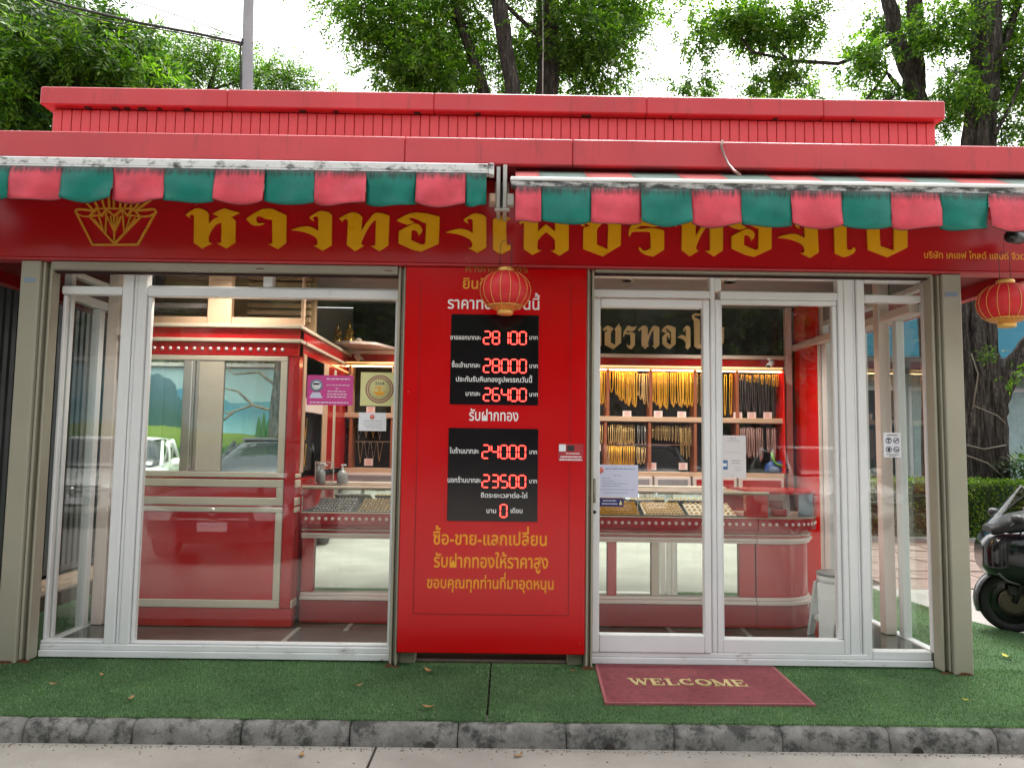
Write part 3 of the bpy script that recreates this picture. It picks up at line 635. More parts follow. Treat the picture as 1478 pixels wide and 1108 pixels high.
# downlights in the ceiling: real lamps
k = 0
for x, y in ((.95, 1.12), (1.77, 1.12), (-1.15, .75), (-.3, .9), (-2.0, .28), (.5, 1.5), (1.9, 1.6), (-.9, 1.6), (-2.1, .3)):
    if (x, y) == (-2.1, .3): continue
    dl = child_empty('downlight', shop)
    B().lathe([(.060, .0), (.060, .010), (.042, .012), (.040, .0)], (x, y, 2.708), 20).build('lamp_ring', 'chrome', dl)
    B().lathe([(.001, 0), (.038, 0), (.038, .004), (.001, .004)], (x, y, 2.712), 16).build('lamp_lens', 'lamp_lens', dl)
    L = bpy.data.lights.new('downlight_lamp', 'SPOT'); L.energy = 23; L.spot_size = rad(135); L.spot_blend = .7; L.color = (1, .92, .82); L.shadow_soft_size = .04
    lo = bpy.data.objects.new('downlight_lamp', L); lo.location = (x, y, 2.70); COL.objects.link(lo); lo.parent = dl; k += 1

rg_ = random.Random(12)
for i in range(16):                                                    # irregular dark dashes standing in for shadow lines under the parapet cap
    x = rg_.uniform(-3.2, 3.0); w = rg_.uniform(.01, .05)
    P('cap_shadow_dash', 'leaf_and_shadow_black', x, x+w, .262, .296, 3.7035-rg_.uniform(.001, .005), 3.7075, b=.0)
rg2 = np.random.default_rng(5)
def grit():
    n = 900; x = rg2.uniform(-3.6, 4.2, n); y = np.where(rg2.random(n) < .75, -1.10-np.abs(rg2.normal(0, .025, n)), rg2.uniform(-1.7, -1.1, n)); r = rg2.uniform(.0015, .006, n)
    V = []; F = []
    for i in range(n):
        a = rg2.uniform(0, 6.28); k = len(V)
        for j in range(3): V.append((x[i]+r[i]*math.cos(a+2.09*j)*1.4, y[i]+r[i]*math.sin(a+2.09*j), -.1062))
        V.append((x[i], y[i], -.1062+r[i])); F += [(k, k+1, k+3), (k+1, k+2, k+3), (k+2, k, k+3)]
    b = B(); b.add(V, F); o = b.build('gutter_grit', 'grit'); tag(o, 'brown grit and leaf crumbs scattered along the gutter', 'grit', kind='stuff')
grit()
# ------------------------------------------------------------------ interior fittings (fixed parts of the shop)
P('upper_wall', 'black_gloss', -1.5, 2.66, 2.32, 2.36, 2.262, 2.72)
for x in (-.9, -.2, .5, 1.2, 1.9): P('wall_joint', 'dark_gap', x, x+.006, 2.316, 2.3195, 2.265, 2.72, b=0)
P('wall_moulding', 'pink_white', -1.56, 2.66, 2.27, 2.33, 2.222, 2.258); P('wall_band', 'booth_red', -1.56, 2.66, 2.29, 2.33, 2.150, 2.221); P('wall_moulding', 'pink_white', -1.56, 2.66, 2.26, 2.33, 2.128, 2.149)
sx = .69
lt = child_empty('wall_lettering', shop)
LX = {'pho_phan': .665, 'cho_chang': .905, 'ro_ruea': 1.10, 'tho_thahan': 1.245, 'o_ang': 1.475, 'ngo_ngu': 1.655, 'sara_ai': 1.865, 'bo_baimai': 2.02, 'sara_e': .52}
LX = {k_: at(v_, 480, 2.3).x for k_, v_ in {'pho_phan': 838, 'cho_chang': 870, 'ro_ruea': 900, 'tho_thahan': 921, 'o_ang': 955, 'ngo_ngu': 978, 'sara_ai': 999, 'bo_baimai': 1021}.items()}
WID = {'pho_phan': .20, 'cho_chang': .178, 'ro_ruea': .128, 'tho_thahan': .205, 'o_ang': .135, 'ngo_ngu': .125, 'sara_ai': .115, 'bo_baimai': .17}
for nm, x in LX.items():
    w_ = max(a for a, c in LETTERS[nm])/1000
    b = B().prism([(x+a/1000*WID[nm]/w_, 2.285+c/1000*.90) for a, c in LETTERS[nm]], 2.300, 2.3155)
    b.build('letter', 'cream_gold', lt)
P('side_panel', 'gloss_red', 2.735, 2.765, 1.765, 2.30, .082, 2.72); P('corner_pillar', 'pink_white', 2.64, 2.70, 2.24, 2.30, .95, 2.72); P('corner_pillar', 'gloss_red', 2.55, 2.618, 2.245, 2.30, .95, 2.12)

# wall cabinet with shelves behind the counter
cab = empty('wall_cabinet', (.5, 2.2, .08), 'backlit red wall cabinet with shelves of gold chains along the back wall', 'cabinet')
def C(name, m, *a, **k): return box(name, m, cab, *a, **k)
C('back_panel', 'black_felt', -1.54, 2.55, 2.262, 2.30, .95, 2.12)
C('led_strip', 'led_warm', -1.52, 2.54, 2.075, 2.095, 2.080, 2.088, b=.001); C('led_glow_line', 'led_glow', -1.52, 2.54, 2.052, 2.060, 2.106, 2.122, b=.001)  # second strip is dim emission standing in for the LED glow on the moulding
C('cornice', 'peach_wood', -1.52, 2.54, 2.05, 2.26, 2.090, 2.104)
for z, t_ in ((1.606, .046), (1.108, .040)): C('shelf', 'peach_wood', -1.52, 2.55, 2.06, 2.26, z, z+t_)
for x in (-1.46, -1.06, -.45, .2, .926, 1.323, 1.734, 2.125): C('divider', 'divider_wood' if x > -1 else 'peach_wood', x-.014, x+.014, 2.07, 2.26, 1.653, 2.088)
for x in (-1.44, -1.06, -.45, .2, .905, 1.312, 1.734, 2.125): C('divider', 'divider_wood', x-.014, x+.014, 2.07, 2.26, 1.149, 1.604)
C('side_panel', 'gloss_red', 2.535, 2.549, 2.03, 2.26, 1.15, 2.1)
C('rail', 'brown_wood', -1.4, -.5, 2.10, 2.108, 1.385, 1.392)
C('rail', 'divider_wood', .92, 1.72, 2.10, 2.108, 1.395, 1.400)
for x0, x1 in ((-1.5, -1.0), (-.98, -.5), (.95, 1.33), (1.35, 1.68), (1.70, 2.1), (2.12, 2.53)):
    d = C('drawer', 'pink_white', x0, x1, 2.03, 2.26, .955, 1.106); box('drawer_front', 'grey_drawer' if x0 < 1.7 else 'booth_red', d, x0+.03, x1-.03, 2.022, 2.0295, .985, 1.085)
C('base', 'booth_red', -1.54, 2.55, 2.10, 2.30, .08, .95)

# display counter
cnt = empty('display_counter', (.4, 1.0, .08), 'long red jewellery counter with rounded right end, white mouldings, pearl studs and mirrored front', 'counter')
def D(name, m, *a, **k): return box(name, m, cnt, *a, **k)
CX0, CX1 = -1.478, 1.82
D('body', 'booth_red', CX0, CX1, .72, 1.25, .10, .868)
D('skirt', 'skirt_red', CX0, CX1, .655, .718, .082, .245)
def endcap(y0, grow=0):
    x1 = CX1+.004; X = 2.30+grow; Rr = .30+grow
    pts = [(x1, y0)]+[(X-Rr+Rr*math.sin(a), y0+Rr-Rr*math.cos(a)) for a in [math.pi/2*k/12 for k in range(13)]]+[(X, 1.25), (x1, 1.25)]
    return pts
for nm, m, z0, z1, y0, g in (('skirt', 'skirt_red', .082, .245, .655, 0), ('body', 'panel_red', .30, .68, .668, -.012), ('body', 'booth_red', .72, .868, .66, -.01)):
    B().prism(endcap(y0, g), z0, z1, plane='XY', smooth=False).build(nm, m, cnt)
for z0, z1, y0, m in ((.247, .275, .640, 'pink_white'), (.277, .298, .655, 'pink_white'), (.684, .702, .645, 'pink_white'), (.704, .722, .632, 'pink_white'), (.742, .750, .634, 'cream_trim'), (.868, .873, .60, 'cream_trim')):
    D('moulding', m, CX0, CX1, y0, .725, z0, z1, b=.004)
    o = B().prism(endcap(y0, .655-y0), z0, z1, plane='XY').build('moulding', m, cnt); bevel(o, .004, 2)
D('stud_band', 'skirt_red', CX0, CX1, .60, .725, .785, .866); B().prism(endcap(.60, .05), .785, .866, plane='XY').build('stud_band', 'skirt_red', cnt)
D('recess_band', 'booth_red', CX0, CX1, .650, .7195, .751, .784)
D('recess_band', 'booth_red', CX0, CX1, .656, .7195, .7225, .7415)
for x0, x1 in ((CX0+.09, -.50), (-.46, .74), (.81, 1.06), (1.12, 1.70)):
    D('mirror_panel', 'mirror', x0, x1, .700, .712, .300, .683, b=.002)
for x0, x1, m in ((CX0, CX0+.088, 'panel_red'), (-.498, -.462, 'cream_frame'), (.742, .808, 'panel_red'), (1.062, 1.118, 'cream_frame'), (1.702, 1.818, 'panel_red')):
    D('stile', m, x0, x1, .668, .719, .300, .683)
D('seam', 'dark_gap', 1.820, 1.824, .664, .70, .09, .86, b=0)
sp = B().lathe([(.001, -.006), (.009, -.005), (.0125, 0), (.0125, .002)], (0, 0, 0), 12, 'Y').build('pearl_stud', 'pearl', cnt)
sp.location = (CX0+.04-WO[cnt.name].x, .599-WO[cnt.name].y, .828-WO[cnt.name].z)
o0 = Vector(WO[cnt.name]); x = CX0+.085
while x < 2.0:
    if not (1.80 < x < 1.845):
        c = sp.copy(); COL.objects.link(c); c.location = Vector((x, .599, .828))-o0
    x += .0485
for k in range(11):
    a = math.pi/2*(k+.5)/11; c = sp.copy(); COL.objects.link(c); Rr = .35
    c.location = Vector((2.0+Rr*math.sin(a), .95-Rr*math.cos(a), .828))-o0; c.rotation_euler.z = a
# glass case on top
D('case_floor', 'black_felt', CX0, 1.74, .63, 1.22, .874, .880); D('case_back', 'mirror', CX0, 1.74, 1.18, 1.19, .881, 1.040, b=0)
D('case_post', 'booth_red', 1.745, 1.90, .62, .70, .874, 1.042)
D('case_top', 'cream_trim', CX0, 1.74, 1.12, 1.24, 1.046, 1.066); D('case_top', 'acrylic', CX0, 1.74, .61, 1.118, 1.049, 1.057, b=0); D('case_edge', 'cream_trim', CX0, 1.905, .606, .622, 1.045, 1.062, b=.003); D('case_edge', 'brown_wood', CX0, 1.905, .609, .621, 1.036, 1.044, b=.002)
D('case_front', 'glass_thin', CX0, 1.74, .614, .617, .874, 1.036, b=0)
for x in (CX0+.003, .05, .95): D('case_joint', 'chrome', x, x+.004, .612, .62, .874, 1.04, b=0)
B().prism(endcap(.61, .045), 1.045, 1.062, plane='XY').build('case_top', 'booth_red', cnt)
D('case_front', 'glass_thin', 1.905, 2.28, .625, .628, .874, 1.044, b=0); D('case_back', 'paper_white', 1.905, 2.18, .95, .96, .874, 1.044); D('case_end', 'plate_blue', 2.19, 2.30, .80, .81, .874, 1.044)
D('case_post', 'booth_red', 2.30, 2.32, .78, .80, .874, 1.044)

# red booth at the left with a landscape picture behind two mirrored windows
bo = empty('display_booth', (-2.06, .5, .08), 'red booth with cream frames, pearl studs and two mirrored windows', 'booth')
def Bo(name, m, *a, **k): return box(name, m, bo, *a, **k)
X0, X1, XF = -2.70, -1.500, -1.580
Bo('corner_post', 'booth_red', XF+.001, X1, .505, .60, .215, 2.18)
Bo('body', 'booth_red', X0, X1-.03, .60, 2.26, .085, 1.10); Bo('skirt', 'panel_red', X0, X1+.006, .512, .60, .082, .212)
Bo('lower_panel', 'panel_red', X0, XF, .512, .58, .268, .876)
for z0, z1 in ((.214, .267), (.877, .911), (.925, .978), (1.052, 1.105), (1.120, 1.158), (1.950, 1.984)): Bo('cream_rail', 'cream_frame', X0, XF, .498, .56, z0, z1)
for z0, z1 in ((.268, .876), (.979, 1.051), (1.159, 1.949)): Bo('cream_stile', 'cream_frame', XF-.05, XF-.001, .499, .56, z0, z1)
Bo('drawer_front', 'panel_red', X0, XF-.051, .508, .56, .979, 1.051); Bo('red_bead', 'booth_red', X0, XF, .506, .56, .912, .924); Bo('red_bead', 'booth_red', X0, XF, .506, .56, 1.106, 1.119)
Bo('stud_band', 'booth_red', X0, X1, .500, .60, 1.986, 2.082); Bo('moulding', 'cream_trim', X0, X1+.012, .485, .62, 2.084, 2.110); Bo('upper_band', 'panel_red', X0, X1, .500, .60, 2.112, 2.185); Bo('moulding', 'cream_trim', X0, X1+.015, .480, .64, 2.187, 2.214)
Bo('window_mullion', 'cream_frame', -2.215, -2.035, .502, .56, 1.160, 1.948)
Bo('window_mullion', 'brown_wood', X0, -2.50, .54, .565, 1.160, 1.948)
for x0, x1 in ((X0+.01, -2.217), (-2.033, XF-.052)): Bo('window_pane', 'mirror_tint', x0, x1, .518, .522, 1.160, 1.948, b=0)
Bo('socket_plate', 'grey_drawer', -2.672, -2.64, .505, .5115, .46, .52)
q = B().lathe([(.001, -.006), (.009, -.005), (.0125, 0), (.0125, .002)], (0, 0, 0), 12, 'Y').build('pearl_stud', 'pearl', bo); ob_ = Vector(WO[bo.name]); q.location = Vector((-2.60, .499, 2.034))-ob_
for k in range(1, 18):
    c = q.copy(); COL.objects.link(c); c.location = Vector((-2.60+k*.0575, .499, 2.034))-ob_
# booth side facing the counter
Bo('side_panel', 'booth_red', X1-.028, X1-.004, .601, 2.255, 1.70, 2.185)
Bo('side_stile', 'peach_wood', X1-.012, X1+.004, .62, .70, 1.15, 2.02); Bo('side_stile', 'peach_wood', X1-.012, X1+.004, 1.26, 1.40, 1.15, 2.02); Bo('side_stile', 'booth_red', X1-.012, X1+.004, 1.401, 2.25, 1.15, 2.02)
Bo('side_stile', 'cream_frame', X1-.010, X1+.008, 1.60, 1.68, 1.15, 2.0)
Bo('niche_back', 'black_felt', X1-.10, X1-.08, .70, 1.26, 1.15, 1.70); Bo('side_panel', 'pink_white', X1-.02, X1-.004, .701, 1.259, 1.60, 2.02)
Bo('led_strip', 'led_glow', X1-.002, X1+.006, 1.5, 2.2, 2.025, 2.037, b=.001)
for z0, z1 in ((2.084, 2.110), (2.187, 2.214)): Bo('moulding', 'cream_trim', X1-.005, X1+.015, .641, 2.258, z0, z1)
Bo('upper_band', 'panel_red', X1-.0035, X1+.002, .601, 2.255, 2.112, 2.185)
for z0, z1 in ((.214, .267), (.877, .911), (.925, .978), (1.052, 1.105), (1.120, 1.148)): Bo('side_rail', 'cream_frame', X1-.004, X1+.008, .505, .63, z0, z1)
Bo('side_skirt', 'panel_red', X1-.028, X1+.004, .601, .66, .268, 1.12)
Bo('top_board', 'cream_trim', X0, X1, .641, 2.255, 2.188, 2.210)
Bo('top_post', 'peach_wood', -2.215, -2.04, .60, .66, 2.215, 2.70); Bo('top_rail', 'peach_wood', X0, -1.51, .62, .66, 2.235, 2.285); Bo('top_back', 'brown_wood', X0, -1.51, .95, 1.0, 2.215, 2.70)
Bo('top_stile', 'peach_wood', -1.535, -1.51, .62, .66, 2.286, 2.70)
for k in range(7): Bo('top_slat', 'brown_wood', -2.03, -1.54, .90, .945, 2.30+k*.055, 2.335+k*.055)
Bo('top_shelf', 'grey_drawer', X0, -2.22, .70, .94, 2.36, 2.40)

# hanging chains
def chain(width, length, r, m, label, group):
    b = B(); n = 14; pts = []
    for i in range(n+1):
        t_ = i/n; a = math.pi*t_; pts.append(((-math.cos(a))*width/2*(1 if .15 < t_ < .85 else 1), 0, -length*(math.sin(a)**.55 if 0 < t_ < 1 else 0)))
    b.tube(pts, r, 6); return b
PROTO = {}
def vneck(x, y, z, w, L, m, group, label, rz=0):
    key = 'v'+m
    if key not in PROTO:
        bb = B(); bb.tube([(-.5, 0, 0), (-.36, 0, -.36), (-.10, 0, -.86), (0, 0, -1), (.10, 0, -.86), (.36, 0, -.36), (.5, 0, 0)], .030, 5)
        bb.lathe([(.002, -.03), (.05, -.02), (.07, .01), (.002, .03)], (0, 0, -1.03), 8); o = bb.build('pendant_necklace', m, None, local=True); PROTO[key] = o.data
    else: o = bpy.data.objects.new('pendant_necklace', PROTO[key]); COL.objects.link(o)
    o.location = (x, y, z); o.scale = (w, L*.5, L); o.rotation_euler = (0, random.uniform(-.03, .03), rz); tag(o, label, 'necklace', group)
def necklace(x, y, z, w, L, m, group, label, kind='gold_necklace', r=.0042, rz=0):
    key = (m, round(r, 4))
    if key not in PROTO:
        b = chain(1, 1, 1, m, '', ''); me = None
        n = 12; bb = B(); bb.tube([(-math.cos(math.pi*i/n)*.011, 0, -(math.sin(math.pi*i/n)**.45)*.16 if 0 < i < n else 0) for i in range(n+1)], r, 6)
        bb.tube([(-.013, .004, .001), (.013, .004, .001)], .003, 5)
        o = bb.build(kind, m, None, local=True); PROTO[key] = o.data; first = o
    else:
        first = bpy.data.objects.new(kind, PROTO[key]); COL.objects.link(first)
    first.location = (x, y, z); first.scale = (w/.022, 1, L/.16); first.rotation_euler = (0, random.uniform(-.03, .03), rz)
    tag(first, label, 'necklace', group)
rn = random.Random(21)
def bunch(x0, x1, z, l0, l1, step, w, m, group, label, y=2.105, kind='gold_necklace', r=.0042):
    x = x0
    while x < x1:
        t_ = (x-x0)/max(.001, x1-x0)
        necklace(x, y+rn.uniform(-.02, .02), z+rn.uniform(-.004, .004), w*rn.uniform(.8, 1.15), (l0+(l1-l0)*t_)*rn.uniform(.93, 1.06), m, group, label, kind, r)
        x += step*rn.uniform(.85, 1.15)
ZT = 2.062
bunch(.85, .905, ZT, .30, .31, .018, .022, 'gold', 'gold chains at the left edge of the top shelf', 'bright gold chain hanging at the far left of the top shelf behind the door glass')
bunch(.965, .975, ZT+.01, .20, .20, .03, .036, 'gold', 'wide gold chain loop', 'wide open gold chain loop hanging first in the second bay of the top shelf')
bunch(1.005, 1.19, ZT, .22, .33, .0165, .022, 'gold', 'dense gold chains in the second bay', 'bright gold chain in the dense bunch filling the second bay of the top shelf')
bunch(1.215, 1.305, ZT-.015, .20, .33, .020, .024, 'gold_pale', 'pale chains beside the second divider', 'paler gold chain beside the dense bunch in the second bay of the top shelf')
bunch(1.345, 1.485, ZT, .28, .34, .018, .024, 'gold', 'gold chains left in the third bay', 'gold chain in the left bunch of the third bay of the top shelf')
bunch(1.52, 1.71, ZT, .29, .31, .020, .026, 'gold', 'gold chains right in the third bay', 'gold chain in the right bunch of the third bay of the top shelf')
bunch(1.755, 1.90, ZT-.01, .27, .34, .040, .011, 'gold_pale', 'thin slanting chains in the fourth bay', 'thin single chain spaced apart in the fourth bay of the top shelf')
bunch(1.92, 2.10, ZT-.01, .34, .40, .050, .018, 'gold', 'long gold chains in the fourth bay', 'long heavy gold chain beside the fourth divider of the top shelf')
bunch(2.15, 2.50, ZT-.01, .34, .38, .027, .020, 'dark_strand', 'dark strands in the fifth bay', 'dark beaded strand with gold tip in the rightmost bay of the top shelf', kind='bead_strand', r=.0055)
rb_ = random.Random(9)
bunch(2.15, 2.50, ZT-.006, .05, .11, .034, .016, 'gold', 'short gold chains over the dark strands', 'short gold chain hung over the dark strands in the rightmost top bay', y=2.085)
Z2 = 1.572
bunch(.85, .885, Z2, .16, .17, .017, .018, 'gold_pale', 'chains at the left edge of the second shelf', 'pale gold bracelet chain at the far left of the second shelf')
bunch(.945, 1.185, Z2, .17, .18, .0175, .018, 'gold_pale', 'upper row of bracelets on the second shelf', 'pale gold bracelet in the upper row of the second bay of the second shelf')
bunch(.935, 1.185, Z2-.195, .17, .18, .0175, .020, 'gold', 'lower row of bracelets on the second shelf', 'gold bracelet in the lower row of the second bay of the second shelf', y=2.10)
bunch(1.21, 1.28, Z2, .17, .18, .032, .012, 'silver', 'silver chains beside the divider', 'thin silver chain beside the divider on the second shelf')
bunch(1.205, 1.29, Z2-.2, .14, .16, .03, .02, 'gold_pale', 'short chains under the silver chains', 'short pale chain under the silver chains on the second shelf')
bunch(1.35, 1.70, Z2, .12, .17, .026, .012, 'gold_pale', 'short chains in the third bay below', 'short dull chain in the third bay of the second shelf')
bunch(1.60, 1.68, Z2-.02, .24, .28, .024, .010, 'gold_pale', 'longer chains in the third bay below', 'long thin pale chain at the right of the third bay of the second shelf', y=2.10)
bunch(2.16, 2.37, Z2-.01, .24, .30, .0205, .016, 'rose_strand', 'rose strands in the rightmost bay', 'rose coloured strand in the bigger bunch of the rightmost bay of the second shelf', kind='bead_strand', r=.006)
bunch(2.41, 2.49, Z2-.01, .22, .28, .026, .018, 'rose_strand', 'rose strands beside the red pillar', 'rose coloured strand beside the red pillar on the second shelf', kind='bead_strand', r=.006)
for (x0, x1, g, l) in ((-1.40, -1.10, 'V shaped necklaces by the booth', 'thin V shaped gold necklace on the narrow back panel beside the booth'),
                       (-1.02, -.70, 'V shaped necklaces behind the papers', 'thin V shaped necklace on the dark back panel behind the hanging papers')):
    n_ = int((x1-x0)/.062)
    for i_ in range(n_):
        vneck(x0+.03+i_*.062, 2.14, 1.585+rn.uniform(-.004, .004), .052, .165+rn.uniform(-.015, .02), 'gold_pale' if i_ % 3 else 'silver', g+' above the rail', l+', above the rail')
        vneck(x0+.045+i_*.060, 2.13, 1.385+rn.uniform(-.004, .004), .046, .17+rn.uniform(-.02, .02), 'silver' if i_ % 3 else 'gold_pale', g+' below the rail', l+', below the rail')
for i, (y, z) in enumerate(((.80, 1.56), (.92, 1.56), (.80, 1.36), (.92, 1.36))):
    vneck(X1-.05, y, z, .08, .16, 'gold', 'necklaces in the booth side niche', 'gold necklace in the dark niche on the side of the red booth', rz=math.pi/2)
# price tags standing on the shelves
tp = None
for i, (px, py, Y, lb) in enumerate(((905, 598, 2.09, 'left of three on the top shelf, under the dense gold bunch'), (950, 598, 2.09, 'in the middle of the top shelf, under the third bay bunch'), (984, 599, 2.09, 'beside the door stile on the top shelf'),
        (1065, 600, 2.09, 'at the left of the dark strands on the top shelf'), (1085, 600, 2.09, 'in the middle below the dark strands on the top shelf'), (1108, 600, 2.09, 'at the right below the dark strands on the top shelf'),
        (941, 673, 2.085, 'left of two on the second shelf by the door stile'), (986, 673, 2.085, 'right of two on the second shelf by the door stile'), (861, 646, 2.085, 'at the far left of the second shelf'), (532, 667, 2.085, 'on the back shelf below the white paper'), (535, 592, 2.085, 'above the hanging white paper on the back shelf'))):
    p = at(px, py, Y); t_ = empty('price_tag', (p.x, Y, p.z-.028), 'pink price tag '+lb, 'price tag')
    B().prism([(p.x-.040, p.z-.030), (p.x+.040, p.z-.030), (p.x+.040, p.z+.034), (p.x-.040, p.z+.034)], Y, Y+.003).build('card', 'tag_pink', t_)
    b = B()
    for k in range(3): b.box(p.x-.026+.003*k, p.x+.024-.004*(i % 3), Y-.0012, Y-.0004, p.z-.014+.016*k, p.z-.009+.016*k, b=0)
    b.build('print', 'stamp_red', t_)
# trays of jewellery in the counter case
def tray(x0, x1, z, m_tray, m_item, rows, cols, label, big=.010):
    cx = (x0+x1)/2; t_ = empty('jewellery_tray', (cx, .80, .882), label, 'jewellery tray')
    M = Matrix.Translation((cx, .80, .90)) @ Matrix.Rotation(rad(16), 4, 'X')
    w = (x1-x0)/2; b = B(); b.box(-w, w, -.15, .15, -.008, .006); b.xform(M); b.build('tray_base', m_tray, t_)
    it = B(); r_ = random.Random(int(x0*50))
    for i in range(cols):
        for j in range(rows):
            x = -w+.02+(2*w-.04)*i/(cols-1); y = -.13+.26*j/(rows-1)
            k = len(it.v); n = 8
            it.lathe([(big*.62, -.003), (big, -.004), (big*1.05, .0), (big, .004), (big*.62, .003)], (0, 0, 0), n, 'Y')
            it.v[k:] = [(v[0]+x+r_.uniform(-.002, .002), v[1]+y, v[2]+.012) for v in it.v[k:]]
    it.xform(M); o = it.build('rings', m_item, t_); tag(o, kind='stuff')
    return t_
tray(.66, .99, .88, 'black_felt', 'gold', 7, 15, 'tilted dark tray with diagonal rows of gold rings at the left of the door')
tray(1.02, 1.32, .88, 'cream_trim', 'gold_pale', 6, 12, 'tilted cream tray of pale rings in the middle of the counter case')
tray(1.35, 1.70, .88, 'cream_trim', 'gold_pale', 5, 9, 'tilted plain cream tray of rings beside the rounded counter end')
tray(-1.42, -1.12, .88, 'black_felt', 'silver', 6, 11, 'dark tray of silver rings next to the booth')
tray(-1.09, -.84, .88, 'black_felt', 'gold_pale', 6, 9, 'dark tray of mixed rings under the white paper notice')
tray(-.81, -.45, .88, 'black_felt', 'gold', 5, 10, 'dark tray of gold rings beside the price board')
b = B(); p = at(1120, 735, .8)
bx = empty('jewel_box', (2.02, .8, .874), 'small dark red jewel box in the rounded end case', 'box')
B().box(1.99, 2.09, .76, .84, .875, .925).build('base', 'booth_red', bx); B().box(1.99, 2.09, .845, .86, .926, .985).build('lid', 'skirt_red', bx)
bt = empty('perfume_bottle', (1.94, .8, .874), 'clear square bottle with dark cap in the rounded end case', 'bottle')
B().box(1.925, 1.965, .78, .82, .875, .945, b=.006).build('flask', 'bottle_clear', bt); B().lathe([(.001, 0), (.010, 0), (.010, .03), (.001, .03)], (1.945, .8, .946), 12).build('cap', 'black_matte', bt)
# things on the counter
def spray(x, y, z, label, m='bottle_clear'):
    t_ = empty('spray_bottle', (x, y, z), label, 'bottle')
    B().lathe([(.001, 0), (.028, 0), (.030, .01), (.030, .085), (.022, .10), (.012, .115), (.012, .125), (.001, .125)], (x, y, z), 18).build('body', m, t_)
    b = B().box(x-.014, x+.026, y-.010, y+.010, z+.135, z+.157, b=.003); b.tube([(x+.02, y, z+.145), (x+.045, y, z+.135)], .006, 8); b.tube([(x, y, z+.12), (x, y, z+.14)], .009, 8)
    b.tube([(x+.018, y, z+.135), (x+.030, y, z+.112)], .003, 6); b.build('trigger', 'white_plastic', t_)
spray(-1.40, .86, 1.063, 'clear trigger spray bottle in front of the acrylic stand on the counter'); spray(-1.47, 1.05, 1.065, 'trigger spray bottle half hidden by the side of the red booth')
t_ = empty('acrylic_stand', (-1.40, .93, 1.065), 'clear framed acrylic stand behind the spray bottle', 'stand')
B().box(-1.465, -1.325, .925, .930, 1.064, 1.225, b=0).build('sheet', 'acrylic', t_)
b = B()
for a in ((-1.467, -1.461, .922, .932, 1.064, 1.228), (-1.329, -1.323, .922, .932, 1.064, 1.228), (-1.46, -1.33, .922, .932, 1.222, 1.228), (-1.46, -1.33, .922, .932, 1.064, 1.070)): b.box(*a, b=0)
b.build('frame', 'pink_white', t_)
t_ = empty('pump_bottle', (-1.25, .90, 1.063), 'round clear pump bottle standing on the counter glass', 'bottle')
B().lathe([(.001, 0), (.040, 0), (.042, .01), (.042, .07), (.030, .095), (.012, .105), (.012, .12), (.001, .12)], (-1.25, .90, 1.063), 20).build('body', 'bottle_clear', t_)
b = B().tube([(-1.25, .90, 1.18), (-1.25, .90, 1.20)], .006, 8); b.box(-1.262, -1.222, .892, .908, 1.198, 1.210, b=.003); b.build('pump', 'white_plastic', t_)
# two seated golden figurines on the shelf above the corner
def figurine(x, y, z, h, label):
    t_ = empty('golden_figurine', (x, y, z), label, 'figurine'); s_ = h/.19
    B().lathe([(.001, 0), (.050*s_, 0), (.052*s_, .010*s_), (.040*s_, .020*s_), (.048*s_, .030*s_), (.001, .034*s_)], (x, y, z), 20).build('pedestal', 'gold_paint', t_)
    vs = [(0, 0, .036), (0, 0, .075), (0, 0, .112), (0, 0, .128), (0, -.002, .150), (0, 0, .172), (0, 0, .192),
          (.022, 0, .106), (.030, -.006, .078), (.014, -.024, .062), (-.022, 0, .106), (-.030, -.006, .078), (-.014, -.024, .062), (.040, -.008, .040), (.010, -.034, .042), (-.040, -.008, .040), (-.010, -.034, .044)]
    rr = [.024, .018, .022, .008, .014, .007, .001, .011, .008, .006, .011, .008, .006, .014, .010, .014, .010]
    ed = [(0, 1), (1, 2), (2, 3), (3, 4), (4, 5), (5, 6), (2, 7), (7, 8), (8, 9), (2, 10), (10, 11), (11, 12), (0, 13), (13, 14), (0, 15), (15, 16)]
    me = bpy.data.meshes.new('body'); me.from_pydata([tuple(c*s_ for c in v) for v in vs], ed, []); o = bpy.data.objects.new('body', me); COL.objects.link(o); o.parent = t_; WO[o.name] = Vector((0, 0, 0))
    sk = o.modifiers.new('skin', 'SKIN')
    for i, r_ in enumerate(rr): me.skin_vertices[0].data[i].radius = (r_*s_, r_*s_)
    me.skin_vertices[0].data[0].use_root = True; o.modifiers.new('sub', 'SUBSURF').render_levels = 2; me.materials.append(MATS['gold_paint'])
cs = empty('corner_shelf', (-1.35, 2.0, 2.24), 'white corner shelf under two golden figurines over the cabinet', 'shelf')
B().prism([(-1.56, 2.29), (-1.56, 1.86), (-1.42, 1.82), (-1.20, 1.90), (-1.05, 2.29)], 2.262, 2.285, plane='XY').build('board', 'pink_white', cs)
p1 = at(487, 497, 2.0); p2 = at(504, 497, 2.0)
figurine(p1.x, 2.0, 2.286, .19, 'smaller seated golden figurine, left of two on the corner shelf'); figurine(p2.x, 2.0, 2.286, .21, 'seated golden figurine with an offering dish, right of two on the corner shelf')
t_ = empty('offering_dish', (p2.x+.07, 1.97, 2.286), 'small dish of white and orange offerings beside the figurine', 'dish')
B().lathe([(.001, 0), (.05, .0), (.075, .012), (.07, .014), (.001, .006)], (p2.x+.085, 1.97, 2.286), 20).build('dish', 'gold_paint', t_)
B().lathe([(.001, 0), (.038, 0), (.030, .022), (.010, .034), (.001, .036)], (p2.x+.09, 1.97, 2.296), 14).build('offering', 'tag_pink', t_)
